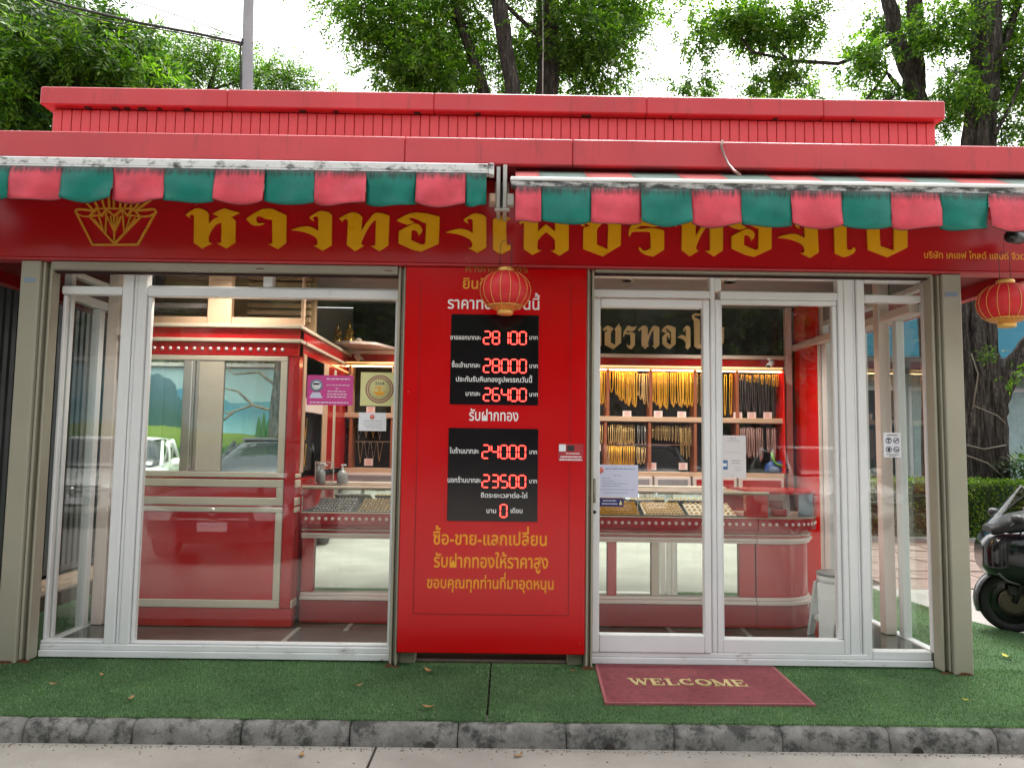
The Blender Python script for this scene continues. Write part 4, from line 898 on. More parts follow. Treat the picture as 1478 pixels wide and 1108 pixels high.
def camera_thing(p, yaw, tilt, m, label, L=.12, r=.026, base_up=.05):
    t_ = empty('security_camera', p, label, 'camera')
    M = Matrix.Translation(p) @ Matrix.Rotation(yaw, 4, 'Z') @ Matrix.Rotation(tilt, 4, 'X')
    b = B().lathe([(.001, -L/2), (r*.8, -L/2), (r, -L*.42), (r, L*.4), (r*.9, L/2), (.001, L/2)], (0, 0, 0), 18, 'Y'); b.xform(M); b.build('body', m, t_)
    b = B().lathe([(.001, -L/2-.004), (r*.72, -L/2-.004), (r*.72, -L/2-.001), (.001, -L/2-.001)], (0, 0, 0), 16, 'Y'); b.xform(M); b.build('lens', 'black_gloss', t_)
    b = B().tube([p, (p[0], p[1]+.02, p[2]+base_up)], .009, 8); b.lathe([(.001, 0), (.026, 0), (.026, .012), (.001, .012)], (p[0], p[1]+.02, p[2]+base_up-.004), 14); b.build('bracket', m, t_)
p = at(518, 517, 2.1); camera_thing(p, rad(38), rad(28), 'white_plastic', 'white security camera under the corner shelf by the left ceiling band')
p = at(1112, 526, 2.1); camera_thing(p, rad(-38), rad(24), 'white_plastic', 'white security camera at the right end of the gold cabinet')
p = at(1466, 342, -.33); camera_thing(p, rad(-52), rad(6), 'dark_plastic', 'dark security camera hanging below the right end of the awning', L=.17, r=.042, base_up=.30)

# stool
st = empty('plastic_stool', (2.36, .42, .08), 'white plastic stool with grey top standing inside by the right window', 'stool')
x, y = 2.285, .40
B().lathe([(.001, 0), (.118, 0), (.125, .006), (.125, .018), (.115, .024), (.001, .022)], (x, y, .508), 28).build('seat', 'grey_plastic', st)
B().lathe([(.120, 0), (.124, 0), (.120, .045), (.113, .045)], (x, y, .462), 28).build('rim', 'white_plastic', st)
for i in range(4):
    a = math.pi/4+i*math.pi/2; dx, dy = math.cos(a), math.sin(a)
    b = B()
    def q4(r_, z, w): 
        n = Vector((-dy, dx, 0)); c = Vector((x+dx*r_, y+dy*r_, z)); return [c-n*w-Vector((dx, dy, 0))*.008, c+n*w-Vector((dx, dy, 0))*.008, c+n*w+Vector((dx, dy, 0))*.008, c-n*w+Vector((dx, dy, 0))*.008]
    sec = [q4(.180, .08, .044), q4(.160, .20, .050), q4(.136, .36, .062), q4(.112, .462, .078)]
    b.add([v for s_ in sec for v in s_], [(k*4+j, k*4+(j+1) % 4, (k+1)*4+(j+1) % 4, (k+1)*4+j) for k in range(3) for j in range(4)]+[(3, 2, 1, 0), (12, 13, 14, 15)]); b.fix = True
    b.build('leg', 'white_plastic', st)
B().lathe([(.138, 0), (.146, 0), (.144, .022), (.136, .022)], (x, y, .20), 24).build('ring_brace', 'white_plastic', st)

# papers and stickers on the glass
def sheet(name, x0, y0, x1, y1, Y, m, label, cat, lines=(), extra=None):
    a = at(x0, y0, Y); c = at(x1, y1, Y); xa, xb = a.x, c.x; za, zb = c.z, a.z
    t_ = empty(name, ((xa+xb)/2, Y, za), label, cat)
    B().box(xa, xb, Y, Y+.0012, za, zb, b=0).build('sheet', m, t_)
    b = B(); W_ = xb-xa; H_ = zb-za; r_ = random.Random(int(x0))
    for (u0, u1, v, h, mm) in lines:
        u = u0
        while u < u1:
            w = r_.uniform(.03, .09); b.box(xa+W_*u, xa+W_*min(u1, u+w), Y-.0009, Y-.0002, za+H_*v, za+H_*(v+h), b=0); u += w+.018
    if lines: b.build('print', lines[0][4], t_)
    return t_, xa, xb, za, zb
t_, xa, xb, za, zb = sheet('pink_poster', 444, 541, 509, 585, .015, 'poster_pink', 'bright pink notice with a grey round badge stuck to the left window', 'poster', [(.42, .92, .86, .035, 'paper_white'), (.42, .92, .66, .02, 'paper_white'), (.62, .68, .54, .03, 'paper_white'), (.45, .85, .45, .025, 'paper_white'), (.44, .88, .35, .03, 'paper_white'), (.44, .86, .26, .03, 'paper_white'), (.07, .9, .07, .035, 'paper_white')])
cx_, cz_ = xa+.06, zb-.068
B().lathe([(.001, 0), (.041, 0), (.041, .0006), (.001, .0006)], (cx_, .0138, cz_), 24, 'Y').build('badge', 'plate_blue', t_)
B().lathe([(.001, 0), (.029, 0), (.029, .0006), (.001, .0006)], (cx_, .0128, cz_), 24, 'Y').build('badge', 'paper_white', t_)
B().prism([(cx_-.043, za+.045), (cx_+.043, za+.045), (cx_+.026, za+.082), (cx_-.026, za+.082)], .0132, .0142).build('badge', 'paper_violet', t_)
B().box(cx_-.02, cx_+.02, .0118, .0126, cz_+.004, cz_+.016, b=0).build('badge_print', 'print_black', t_)
t_, xa, xb, za, zb = sheet('yellow_poster', 521, 537, 573, 586, .015, 'poster_yellow', 'yellow square notice with a round 2564 emblem stuck to the left window', 'poster')
cx_, cz_ = (xa+xb)/2+.004, (za+zb)/2
for r_, m, y in ((.092, 'poster_rim', .0138), (.068, 'poster_yellow', .0128)): B().lathe([(.001, 0), (r_, 0), (r_, .0006), (.001, .0006)], (cx_, y, cz_), 32, 'Y').build('emblem_disc', m, t_)
textline('year', '2564', cx_-.030, cx_+.030, cz_+.028, .017, 'print_black', t_, y=.0122)
b = B()
for k in range(12):
    a = math.pi*(.08+.84*k/11); b.prism([(cx_+.022*math.cos(a)-.002, cz_-.006+.012*math.sin(a)), (cx_+.046*math.cos(a)-.003, cz_-.010+.030*math.sin(a)), (cx_+.046*math.cos(a)+.003, cz_-.010+.030*math.sin(a)+.002), (cx_+.022*math.cos(a)+.002, cz_-.006+.012*math.sin(a))], .0117+k*.00003, .0122)
b.prism([(cx_-.040, cz_-.012), (cx_-.020, cz_-.040), (cx_+.020, cz_-.040), (cx_+.040, cz_-.012), (cx_, cz_-.020)], .0112, .0116)
b.prism([(cx_-.010, cz_-.014), (cx_+.010, cz_-.014), (cx_+.004, cz_+.010), (cx_-.004, cz_+.010)], .0108, .0111)
b.build('emblem', 'print_gold', t_)
for k in range(16):
    a = math.pi*(1.12+.76*k/15); pass
b = B()
for k in range(44):
    a = 2*math.pi*k/44; b.prism([(cx_+.075*math.cos(a), cz_+.075*math.sin(a)), (cx_+.084*math.cos(a), cz_+.084*math.sin(a)), (cx_+.084*math.cos(a+.08), cz_+.084*math.sin(a+.08)), (cx_+.075*math.cos(a+.08), cz_+.075*math.sin(a+.08))], .0130, .0135)
b.build('rim_print', 'poster_yellow', t_)
t_, xa, xb, za, zb = sheet('paper_notice', 518, 595, 557, 622, .012, 'paper_white', 'white paper notice with a red stamp hanging under the yellow poster', 'notice', [(.2, .85, .52, .03, 'grey_drawer'), (.15, .85, .38, .025, 'grey_drawer'), (.2, .8, .26, .025, 'grey_drawer'), (.3, .9, .14, .02, 'grey_drawer')])
B().lathe([(.001, 0), (.016, 0), (.016, .0006), (.001, .0006)], ((xa+xb)/2-.002, .0108, zb-.028), 16, 'Y').build('stamp', 'stamp_red', t_)
t_, xa, xb, za, zb = sheet('paper_notice', 858, 670, 921, 718, -.012, 'paper_violet', 'white paper notice with a round stamp taped to the sliding door', 'notice', [(.25, .92, .86, .035, 'plate_blue'), (.45, .6, .66, .02, 'plate_blue'), (.18, .35, .57, .018, 'plate_blue'), (.18, .45, .49, .018, 'plate_blue'), (.18, .75, .41, .018, 'plate_blue'), (.18, .6, .34, .018, 'plate_blue'), (.06, .92, .23, .018, 'plate_blue'), (.2, .75, .13, .018, 'plate_blue')])
B().lathe([(.001, 0), (.020, 0), (.020, .0006), (.001, .0006)], (xa+.040, -.0132, zb-.036), 18, 'Y').build('stamp', 'stamp_red', t_)
t_, xa, xb, za, zb = sheet('navy_sticker', 859, 718, 900, 731, -.010, 'navy', 'dark navy sticker with a warning triangle below the door notice', 'sticker', [(.28, .74, .62, .13, 'paper_violet'), (.24, .78, .26, .13, 'paper_violet')])
B().prism([(xb-.030, za+.012), (xb-.008, za+.012), (xb-.019, zb-.012)], -.0112, -.0104).build('warning_triangle', 'poster_yellow', t_)
B().prism([(xa+.012, (za+zb)/2), (xa+.024, zb-.014), (xa+.030, zb-.020), (xa+.024, za+.012)], -.0112, -.0104).build('arrow', 'paper_white', t_)
t_, xa, xb, za, zb = sheet('paper_notice', 1041, 628, 1077, 690, .010, 'tag_white', 'tall white paper notice with a blue card print on the fixed window', 'notice', [(.35, .6, .92, .02, 'grey_drawer'), (.2, .75, .87, .012, 'grey_drawer'), (.1, .8, .60, .006, 'grey_drawer'), (.42, .8, .40, .016, 'grey_drawer'), (.42, .75, .34, .016, 'grey_drawer'), (.55, .8, .24, .01, 'grey_drawer'), (.55, .8, .18, .01, 'grey_drawer'), (.4, .52, .05, .012, 'grey_drawer')])
B().box(xa+.004, xa+.040, .0086, .0094, za+.055, za+.115, b=0).build('blue_card', 'sticker_blue', t_); B().box(xa+.010, xa+.034, .0078, .0084, za+.075, za+.095, b=0).build('blue_card', 'paper_white', t_)
# prohibition sign on the side glass
t_, xa, xb, za, zb = sheet('prohibition_sign', 1275, 624, 1301, 660, .014, 'paper_white', 'small white sign with four prohibition pictograms behind the right corner glass', 'sign', [(.2, .8, .88, .035, 'print_black'), (.15, .85, .10, .03, 'print_black'), (.3, .7, .04, .02, 'print_black')])
for i, (u, v) in enumerate(((.29, .68), (.72, .68), (.29, .32), (.72, .32))):
    cx_, cz_ = xa+(xb-xa)*u, za+(zb-za)*v; b = B()
    n = 24; ri, ro = .0155, .0195
    for k in range(n):
        a0, a1 = 2*math.pi*k/n, 2*math.pi*(k+1)/n
        b.prism([(cx_+ri*math.cos(a0), cz_+ri*math.sin(a0)), (cx_+ro*math.cos(a0), cz_+ro*math.sin(a0)), (cx_+ro*math.cos(a1), cz_+ro*math.sin(a1)), (cx_+ri*math.cos(a1), cz_+ri*math.sin(a1))], .0122, .0132)
    b.build('ring', 'print_navy', t_)
    b = B()
    if i == 0: stroke(b, (cx_, cz_-.013), (cx_, cz_+.006), .006, .0115, .0120); stroke(b, (cx_-.009, cz_+.009), (cx_+.009, cz_+.009), .006, .0110, .0114)
    elif i == 1: stroke(b, (cx_-.010, cz_-.006), (cx_+.010, cz_+.007), .007, .0115, .0120)
    elif i == 2: b.box(cx_-.008, cx_+.008, .0115, .0120, cz_-.011, cz_+.010, b=0)
    else: stroke(b, (cx_-.011, cz_+.005), (cx_+.011, cz_-.005), .005, .0115, .0120); stroke(b, (cx_-.006, cz_-.006), (cx_+.008, cz_-.006), .004, .0110, .0114)
    b.build('pictogram', 'print_black', t_)

# ------------------------------------------------------------------ price board
pb = empty('price_board', (-.08, -.1, .09), 'tall red gold price board with two red LED displays between the windows', 'price board')
B().box(-.662, .496, -.142, -.045, .092, 2.505, b=.006).build('cabinet', 'board_red', pb)
for a in ((-.566, -.563, .33, 2.40), (.392, .395, .33, 2.40)): B().box(a[0], a[1], -.1434, -.1421, a[2], a[3], b=0).build('door_seam', 'seam_dark', pb)
B().box(-.566, .395, -.1434, -.1421, .327, .330, b=0).build('door_seam', 'seam_dark', pb)
for x_ in (-.63, .465):
    for z_ in (.16, .9, 1.7, 2.42): B().lathe([(.001, -.0012), (.006, -.001), (.007, 0), (.007, .001)], (x_, -.1425, z_), 10, 'Y').build('screw', 'tail_red', pb)
Yp = -.1426
def ptext(txt, px0, px1, py, hpx, m, name='lettering', Y=Yp, parent=pb):
    a = at(px0, py, Y); c = at(px1, py, Y); z = at((px0+px1)/2, py, Y).z
    return textline(name, txt, a.x, c.x, z, hpx*4.62/1100*(1), m, parent, y=Y)
ptext('ยินดีต้อนรับ', 668, 762, 417, 13, 'print_gold')
ptext('ห้างทองเพชร', 672, 762, 393, 9, 'print_gold_dim')
ptext('ราคาทองคำวันนี้', 646, 779, 446, 14, 'print_white'); ptext('รับฝากทอง', 677, 748, 607, 13, 'print_white')
ptext('ซื้อ-ขาย-แลกเปลี่ยน', 625, 789, 786, 15, 'print_gold'); ptext('รับฝากทองให้ราคาสูง', 626, 791, 819, 15.5, 'print_gold'); ptext('ขอบคุณทุกท่านที่มาอุดหนุน', 616, 799, 849, 13, 'print_gold')
SEG = {'0': 'abcdef', '1': 'bc', '2': 'abged', '3': 'abgcd', '4': 'fgbc', '5': 'afgcd', '6': 'afgedc', '8': 'abcdefg'}
def display(px0, py0, px1, py1, rows, caps):
    a = at(px0, py1, -.15); c = at(px1, py0, -.15)
    d = B().box(a.x, c.x, -.149, -.1435, a.z, c.z, b=.002).build('led_display', 'black_screen', pb)
    for s_, x0, x1, yb, yt in rows:
        A_ = at(x0, yb, -.152); Cc = at(x1, yt, -.152); n = len(s_); pitch = (Cc.x-A_.x+.008)/n; w = pitch*.74; h = Cc.z-A_.z; t_ = .0085
        for i, ch in enumerate(s_):
            if ch not in SEG: continue
            b = B(); ox, oz = A_.x+i*pitch, A_.z; sh_ = lambda z: (z)*.04; g = .0015
            def hor(z): b.prism([(ox+t_*.3+g, z), (ox+t_*.9+g, z+t_/2), (ox+w-t_*.9-g, z+t_/2), (ox+w-t_*.3-g, z), (ox+w-t_*.9-g, z-t_/2), (ox+t_*.9+g, z-t_/2)], -.1515, -.1495)
            def ver(x, z0, z1): b.prism([(x, z0+g), (x+t_/2, z0+t_*.6+g), (x+t_/2, z1-t_*.6-g), (x, z1-g), (x-t_/2, z1-t_*.6-g), (x-t_/2, z0+t_*.6+g)], -.1515, -.1495)
            for sg in SEG[ch]:
                if sg == 'a': hor(oz+h)
                if sg == 'g': hor(oz+h/2)
                if sg == 'd': hor(oz)
                if sg == 'f': ver(ox, oz+h/2, oz+h)
                if sg == 'b': ver(ox+w, oz+h/2, oz+h)
                if sg == 'e': ver(ox, oz, oz+h/2)
                if sg == 'c': ver(ox+w, oz, oz+h/2)
            b.build('digit', 'led_red', d)
    for txt, x0, x1, y, h in caps: ptext(txt, x0, x1, y, h, 'print_white', 'caption', -.1496, d)
display(649, 455, 778, 583, [('28100', 698, 761, 496, 479), ('28000', 698, 761, 537, 519), ('26400', 698, 761, 578, 561)],
    [('ขายออกบาทละ', 650, 694, 490, 5.6), ('บาท', 764, 776, 490, 5.2), ('ซื้อเข้าบาทละ', 652, 693, 530, 5.6), ('บาท', 764, 776, 531, 5.2), ('ประกันรับคืนทองรูปพรรณวันนี้', 658, 768, 551, 6), ('บาทละ', 672, 693, 571, 5.6), ('บาท', 764, 776, 572, 5.2)])
display(645, 619, 777, 751, [('24000', 696, 760, 661, 643), ('23500', 696, 760, 703, 686), ('0', 722, 733, 746, 728)],
    [('ในร้านบาทละ', 649, 691, 654, 6), ('บาท', 764, 775, 655, 5.2), ('นอกร้านบาทละ', 646, 694, 696, 6), ('บาท', 764, 775, 697, 5.2), ('ยืดระยะเวลาต่อ-ไถ่', 694, 761, 718, 5.6), ('นาน', 702, 716, 740, 5.6), ('เดือน', 737, 754, 740, 5.6)])
t_, xa, xb, za, zb = sheet('advert_sticker', 806, 640, 842, 666, -.1445, 'sticker_red', 'small red contact sticker with a white corner on the price board edge', 'sticker', [(.3, .85, .42, .06, 'print_white'), (.08, .92, .22, .08, 'print_white'), (.05, .95, .06, .08, 'print_white')])
B().box(xa+.004, xa+.046, -.1462, -.1456, za+.062, zb-.004, b=0).build('white_patch', 'paper_white', t_); B().box(xa+.055, xa+.10, -.1462, -.1456, za+.066, zb-.010, b=0).build('dark_patch', 'print_black', t_)

# ------------------------------------------------------------------ awnings
def awning(xa, xb, Yb, ztop, zbot, bounds, first, label, extended):
    t_ = empty('awning', ((xa+xb)/2, Yb, zbot), label, 'awning', 'striped awnings over the shop front')
    bar = B()
    if extended:
        bar.box(xa, xb, Yb, Yb+.05, ztop-.020, ztop, b=.004); bar.build('front_bar', 'bar_bright', t_)
        B().box(xa+.004, xb, Yb+.004, Yb+.046, zbot, ztop-.021, b=.004).build('bar_channel', 'cassette_mould', t_)
    else:
        bar.box(xa, xb, Yb, Yb+.10, zbot+.014, ztop, b=.006); bar.build('front_bar', 'cassette_white', t_)
        B().box(xa, xb, Yb-.006, Yb+.05, zbot, zbot+.012, b=.003).build('bar_channel', 'cassette_white', t_)
    B().box(xa-.0 if extended else xb+.001, xa+.02 if extended else xb+.032, Yb-.004, Yb+.055, zbot-.004, ztop+.002, b=.004).build('end_cap', 'cassette_white', t_) if not extended else None
    for i in range(len(bounds)-1):
        x0, x1 = bounds[i], bounds[i+1]; m = ('fabric_red', 'fabric_green')[(i+first) % 2]
        nx, nz = 12, 8; V = []; r_ = random.Random(i*3+first); ph = r_.uniform(0, 6); amp = r_.uniform(.006, .020); tilt = r_.uniform(-.01, .01); slant = r_.uniform(-1.4, 1.4)
        H = .190 if not extended else .198; full = (x1-x0) > .2
        for a in range(nz+1):
            for c in range(nx+1):
                u, v = c/nx, a/nz
                sag = (.019 if full else .012)*math.sin(math.pi*u)**.8 if 0 < u < 1 else 0
                z = -v*(H+sag)+(.006*math.sin(5*u+ph) if v > .9 else 0)
                y = -.004-v*.010+amp*v*math.sin(3.2*u*math.pi*(.5)+ph+slant*v*2)+.0045*v*math.sin(9*u+ph*2+4*v)+.006*math.sin(math.pi*v)*math.sin(5*(u*.6+v*slant)+ph)+tilt*v-.010*math.sin(math.pi*v)*math.sin(math.pi*u)
                V.append((x0+(x1-x0)*u, y, z))
        F = [(a*(nx+1)+c, a*(nx+1)+c+1, (a+1)*(nx+1)+c+1, (a+1)*(nx+1)+c) for a in range(nz) for c in range(nx)]
        me = bpy.data.meshes.new('valance_panel'); me.from_pydata(V, [], F); me.materials.append(MATS[m]); me.polygons.foreach_set('use_smooth', [True]*len(F))
        o = bpy.data.objects.new('valance_panel', me); COL.objects.link(o); o.parent = t_; o.location = Vector((0, Yb-.002, zbot+.003))-WO[t_.name]; WO[o.name] = Vector((0, Yb-.002, zbot+.003))
        so_ = o.modifiers.new('solid', 'SOLIDIFY'); so_.thickness = .0018
        e = B().tube([(V[nz*(nx+1)+c][0], V[nz*(nx+1)+c][1], V[nz*(nx+1)+c][2]) for c in range(nx+1)], .0026, 5)
        eo = e.build('hem', 'fabric_edge', o, local=True)
    return t_
SW = .2865
lb = [at(p, 270, -.62).x for p in (15, 90, 163, 238, 310, 382, 455, 529, 601, 672, 702)]
lb = [lb[0]-SW*2, lb[0]-SW]+lb
aw1 = awning(lb[0]-.02, at(705, 245, -.62).x, -.62, 3.008, 2.945, lb, 0, 'retracted left awning with clean white bar and red and green scalloped valance', False)
rb = [at(p, 290, -.78).x for p in (744, 781, 853, 925, 998, 1069, 1141, 1213, 1284, 1355, 1425)]
rb += [rb[-1]+SW, rb[-1]+2*SW]
aw2 = awning(rb[0]-.03, rb[-1]+.02, -.78, 2.876, 2.815, rb, 0, 'slightly extended right awning with mouldy bar and striped canvas showing above', True)
# striped canvas of the right awning rising to its roller
def canvas(t_, bounds, y0, z0, y1, z1, first):
    for i in range(len(bounds)-1):
        V = []; nx, nz = 4, 4
        for a in range(nz+1):
            for c in range(nx+1):
                u, v = c/nx, a/nz; V.append((bounds[i]+(bounds[i+1]-bounds[i])*u, y0+(y1-y0)*v, z0+(z1-z0)*v-.012*math.sin(math.pi*v)))
        F = [(a*(nx+1)+c, a*(nx+1)+c+1, (a+1)*(nx+1)+c+1, (a+1)*(nx+1)+c) for a in range(nz) for c in range(nx)]
        b = B(); b.add(V, F, True); o = b.build('canvas_stripe', ('canvas_red', 'canvas_green')[(i+first) % 2], t_); o.modifiers.new('solid', 'SOLIDIFY').thickness = .002
canvas(aw2, rb, -.735, 2.878, -.33, 3.085, 0)
canvas(aw1, lb, -.525, 3.000, -.33, 3.045, 0)
for t_, x0, x1 in ((aw1, lb[0], -.17), (aw2, .03, rb[-1])):
    b = B(); b.tube([(x0, -.26, 2.99), (x1, -.26, 2.99)], .045, 14); b.build('roller', 'cassette_white', t_)
def bracket(t_, x, s_, y0, y1, z0, z1, name='arm_bracket'):
    b = B(); b.box(x-.012, x+.012, y0, y1, z0, z1, b=.003); b.build(name, 'aluminium_dull', t_)
    b = B(); b.box(x+s_*.014, x+s_*.055, y0-.004, y0+.05, z0+.02, z0+.09, b=.004); b.build(name, 'aluminium_dull', t_)
    b = B(); b.box(x-.02, x+.03, y0-.008, y0+.03, z0-.016, z0-.001, b=.003); b.build(name, 'aluminium_dull', t_)
bracket(aw1, -.075, -1, -.44, -.20, 2.80, 3.06); bracket(aw2, -.035, 1, -.47, -.20, 2.79, 3.06)
box('wall_plate', 'aluminium_dull', aw1, -.10, -.01, -.20, -.17, 2.86, 3.05); box('arm_motor', 'peach_wood', aw1, -.125, -.092, -.50, -.44, 2.82, 2.87)
for t_, pts in ((aw1, [(-.3, -.22, 2.96), (-1.5, -.40, 2.95), (-.35, -.56, 2.955)]), (aw2, [(.2, -.24, 2.93), (1.6, -.45, 2.86), (.3, -.70, 2.835)]), (aw2, [(3.4, -.24, 2.93), (2.1, -.45, 2.86), (3.5, -.70, 2.835)])):
    B().tube(pts, .014, 8).build('folding_arm', 'cassette_white', t_)
ca = [at(1043, 203, -.46), at(1041, 212, -.47), at(1046, 226, -.50), at(1052, 238, -.56), at(1060, 247, -.66), at(1068, 252, -.74)]
tag(B().tube([tuple(c) for c in ca], .008, 7).build('loose_cable', 'cable_brown'), 'brown cable drooping from the canopy edge onto the right awning', 'cable')

# ------------------------------------------------------------------ lanterns
def lantern():
    t_ = empty('paper_lantern', (0, 0, 0), 'x', 'lantern', 'red lanterns hung below the sign')
    R_, Hh = .155, .235; prof = []
    n = 26
    for i in range(n+1):
        a = -math.pi/2*.86+math.pi*.86*i/n; prof.append(((R_+(.0012 if i % 2 else -.0010))*math.cos(a)**.82, Hh/2*1.02*math.sin(a)/math.sin(math.pi/2*.86)))
    b = B(); NN = 48; V = []
    for r_, h in prof:
        for k in range(NN):
            a = 2*math.pi*k/NN; rr = r_*(1-.020*abs(math.sin(a*8)) ** .5*0+.012*abs(math.cos(a*8)))
            V.append((rr*math.cos(a), rr*math.sin(a), h))
    b.add(V, [(i*NN+k, i*NN+(k+1) % NN, (i+1)*NN+(k+1) % NN, (i+1)*NN+k) for i in range(len(prof)-1) for k in range(NN)], True)
    b.build('shade', 'lantern_red', t_, local=True)
    for k in range(16):
        a = 2*math.pi*(k+.5)/16; pts = [(1.016*r_*math.cos(a), 1.016*r_*math.sin(a), h) for r_, h in prof[4:-3]]
        B().tube(pts, .0017, 5).build('rib', 'lantern_gold', t_, local=True)
    lo_ = prof[:6]
    B().lathe([(r_*1.012, h-.001) for r_, h in lo_], (0, 0, 0), 48).build('gold_border', 'lantern_gold_print', t_, local=True)
    B().lathe([(.046, 0), (.050, .004), (.050, .024), (.044, .030)], (0, 0, Hh/2-.004), 28).build('top_collar', 'lantern_gold', t_, local=True)
    B().lathe([(.044, 0), (.050, .005), (.050, .026), (.046, .030)], (0, 0, -Hh/2-.028), 28).build('bottom_collar', 'lantern_gold', t_, local=True)
    B().tube([(-.036, 0, Hh/2+.02), (-.036, 0, Hh/2+.17), (-.02, 0, Hh/2+.195), (0, 0, Hh/2+.20), (.02, 0, Hh/2+.195), (.036, 0, Hh/2+.17), (.036, 0, Hh/2+.02)], .0022, 6).build('hanger', 'wire', t_, local=True)
    B().tube([(0, 0, Hh/2+.20), (0, 0, Hh/2+.60)], .0012, 4).build('cord', 'wire', t_, local=True)
    return t_
l1 = lantern(); l1['label'] = 'round red paper lantern with gold ribs hanging before the price board'
l2 = copy_tree(l1); l2['label'] = 'round red paper lantern hanging at the right corner before the tree'
l1.location = at(729.5, 420, -.42); l2.location = at(1452, 438, -.42); l2.rotation_euler.z = .12; l1.scale = (.98, .98, .98)

# ------------------------------------------------------------------ door mat
dm = empty('door_mat', (1.12, -.35, 0), 'dark red welcome mat lying askew on the turf before the sliding door', 'door mat')
A1, A2, A3, A4 = [Vector((v.x, v.y, 0)) for v in (gnd(856, 951, .014), gnd(1112, 957, .014), gnd(1178, 1016, .014), gnd(873, 1014, .014))]
A2.y = max(A2.y, -.04); A1.y = min(A1.y, -.045); A2.y = min(A2.y, -.05)
def mp(u, v): return (A1*(1-u)+A2*u)*(1-v)+(A4*(1-u)+A3*u)*v
def matq(u0, u1, v0, v1, z0, z1, nm, m):
    B().prism([tuple(mp(u, v))[:2] for u, v in ((u0, v0), (u1, v0), (u1, v1), (u0, v1))], z0, z1, plane='XY').build(nm, m, dm)
b = B(); n = 40
pts = []; nu, nv = 48, 28; r_ = random.Random(2)
V = []
for j in range(nv+1):
    for i in range(nu+1):
        p = mp(.012+.976*i/nu, .02+.96*j/nv); V.append((p.x, p.y, .012+.0015*math.sin(i*.4)+r_.uniform(0, .0022)))
b.add(V, [(j*(nu+1)+i, (j+1)*(nu+1)+i, (j+1)*(nu+1)+i+1, j*(nu+1)+i+1) for j in range(nv) for i in range(nu)], True); b.build('pile', 'mat_red', dm)
matq(0, 1, 0, 1, .002, .009, 'backing', 'mat_edge')
for a in ((0, 1, 0, .022), (0, 1, .978, 1), (0, .014, .0225, .9775), (.986, 1, .0225, .9775)): matq(*a, .0095, .0145, 'border', 'mat_edge')
# slab serif capitals W E L C O M E as strokes in a 0..1 box
def ser(x, y, w=.28): return [((x-w/2, y), (x+w/2, y), .09)]
GLY = {'W': [((.08, 1), (.30, 0), .20), ((.30, 0), (.5, .85), .10), ((.5, .85), (.70, 0), .20), ((.70, 0), (.94, 1), .10)]+ser(.08, .97)+ser(.94, .97)+ser(.5, .9, .2),
 'E': [((.22, 0), (.22, 1), .22), ((.05, .97), (.88, .97), .09), ((.05, .03), (.92, .03), .09), ((.2, .5), (.62, .5), .09), ((.88, .72), (.88, 1), .08), ((.92, .3), (.92, 0), .08), ((.62, .36), (.62, .64), .08)],
 'L': [((.28, 0), (.28, 1), .22), ((.08, .97), (.5, .97), .09), ((.08, .03), (.92, .03), .09), ((.92, .34), (.92, 0), .09)],
 'M': [((.14, 0), (.14, 1), .12), ((.14, 1), (.5, .08), .20), ((.5, .08), (.84, 1), .09), ((.84, 0), (.84, 1), .22)]+ser(.12, .97, .2)+ser(.14, .03, .26)+ser(.86, .97, .24)+ser(.84, .03, .32)}
def arc(a0, a1, n=14): return [((.5+.40*math.cos(math.radians(a0+(a1-a0)*k/n)), .5+.46*math.sin(math.radians(a0+(a1-a0)*k/n))), (.5+.40*math.cos(math.radians(a0+(a1-a0)*(k+1)/n)), .5+.46*math.sin(math.radians(a0+(a1-a0)*(k+1)/n))), .10+.11*abs(math.cos(math.radians(a0+(a1-a0)*(k+.5)/n)))) for k in range(n)]
GLY['O'] = arc(0, 360, 24); GLY['C'] = arc(45, 315, 20)+[((.80, .66), (.80, .98), .08)]
L0 = gnd(911, 987, .016); L1 = gnd(1083, 990, .016); up = Vector((0, 1, 0)); dirx = (L1-L0); LW = dirx.length; dirx = dirx.normalized(); hh = .115
adv = {'W': 1.35, 'E': .95, 'L': .95, 'C': 1.0, 'O': 1.1, 'M': 1.3}; tot = sum(adv[c]+.10 for c in 'WELCOME'); u = 0
for c in 'WELCOME':
    w = adv[c]/tot*LW; b = B(); kk = 0
    for p, q, t2 in GLY[c]:
        P0 = Vector((p[0]*w, p[1]*hh)); P1 = Vector((q[0]*w, q[1]*hh)); d = P1-P0; nn = Vector((-d.y, d.x)).normalized()*t2*hh*.40
        e = d.normalized()*t2*hh*.2; P0 -= e; P1 += e; kk += 1
        b.prism([tuple((L0+dirx*(u+s_.x)+up*s_.y))[:2] for s_ in (P0+nn, P0-nn, P1-nn, P1+nn)], .010, .0172+.0002*kk, plane='XY')
    b.build('mat_letter', 'mat_text', dm); u += w+.10/tot*LW

tb = at(1122, 678, 2.09); t_ = empty('toy_bag', (tb.x, 2.09, 1.149), 'blue bag with bright green strap on the lower right shelf', 'bag')
b = B().loft([(tb.x-.10, 2.13, 1.19, .025, .030), (tb.x-.06, 2.13, 1.205, .035, .050), (tb.x+.04, 2.13, 1.21, .038, .055), (tb.x+.11, 2.13, 1.195, .03, .035)], 16, 2.6); b.build('body', 'blue_toy', t_)
b = B().tube([(tb.x-.05, 2.085, 1.34), (tb.x-.035, 2.085, 1.27), (tb.x-.01, 2.083, 1.235), (tb.x+.05, 2.085, 1.22), (tb.x+.10, 2.09, 1.20)], .011, 7); b.build('strap', 'green_toy', t_)
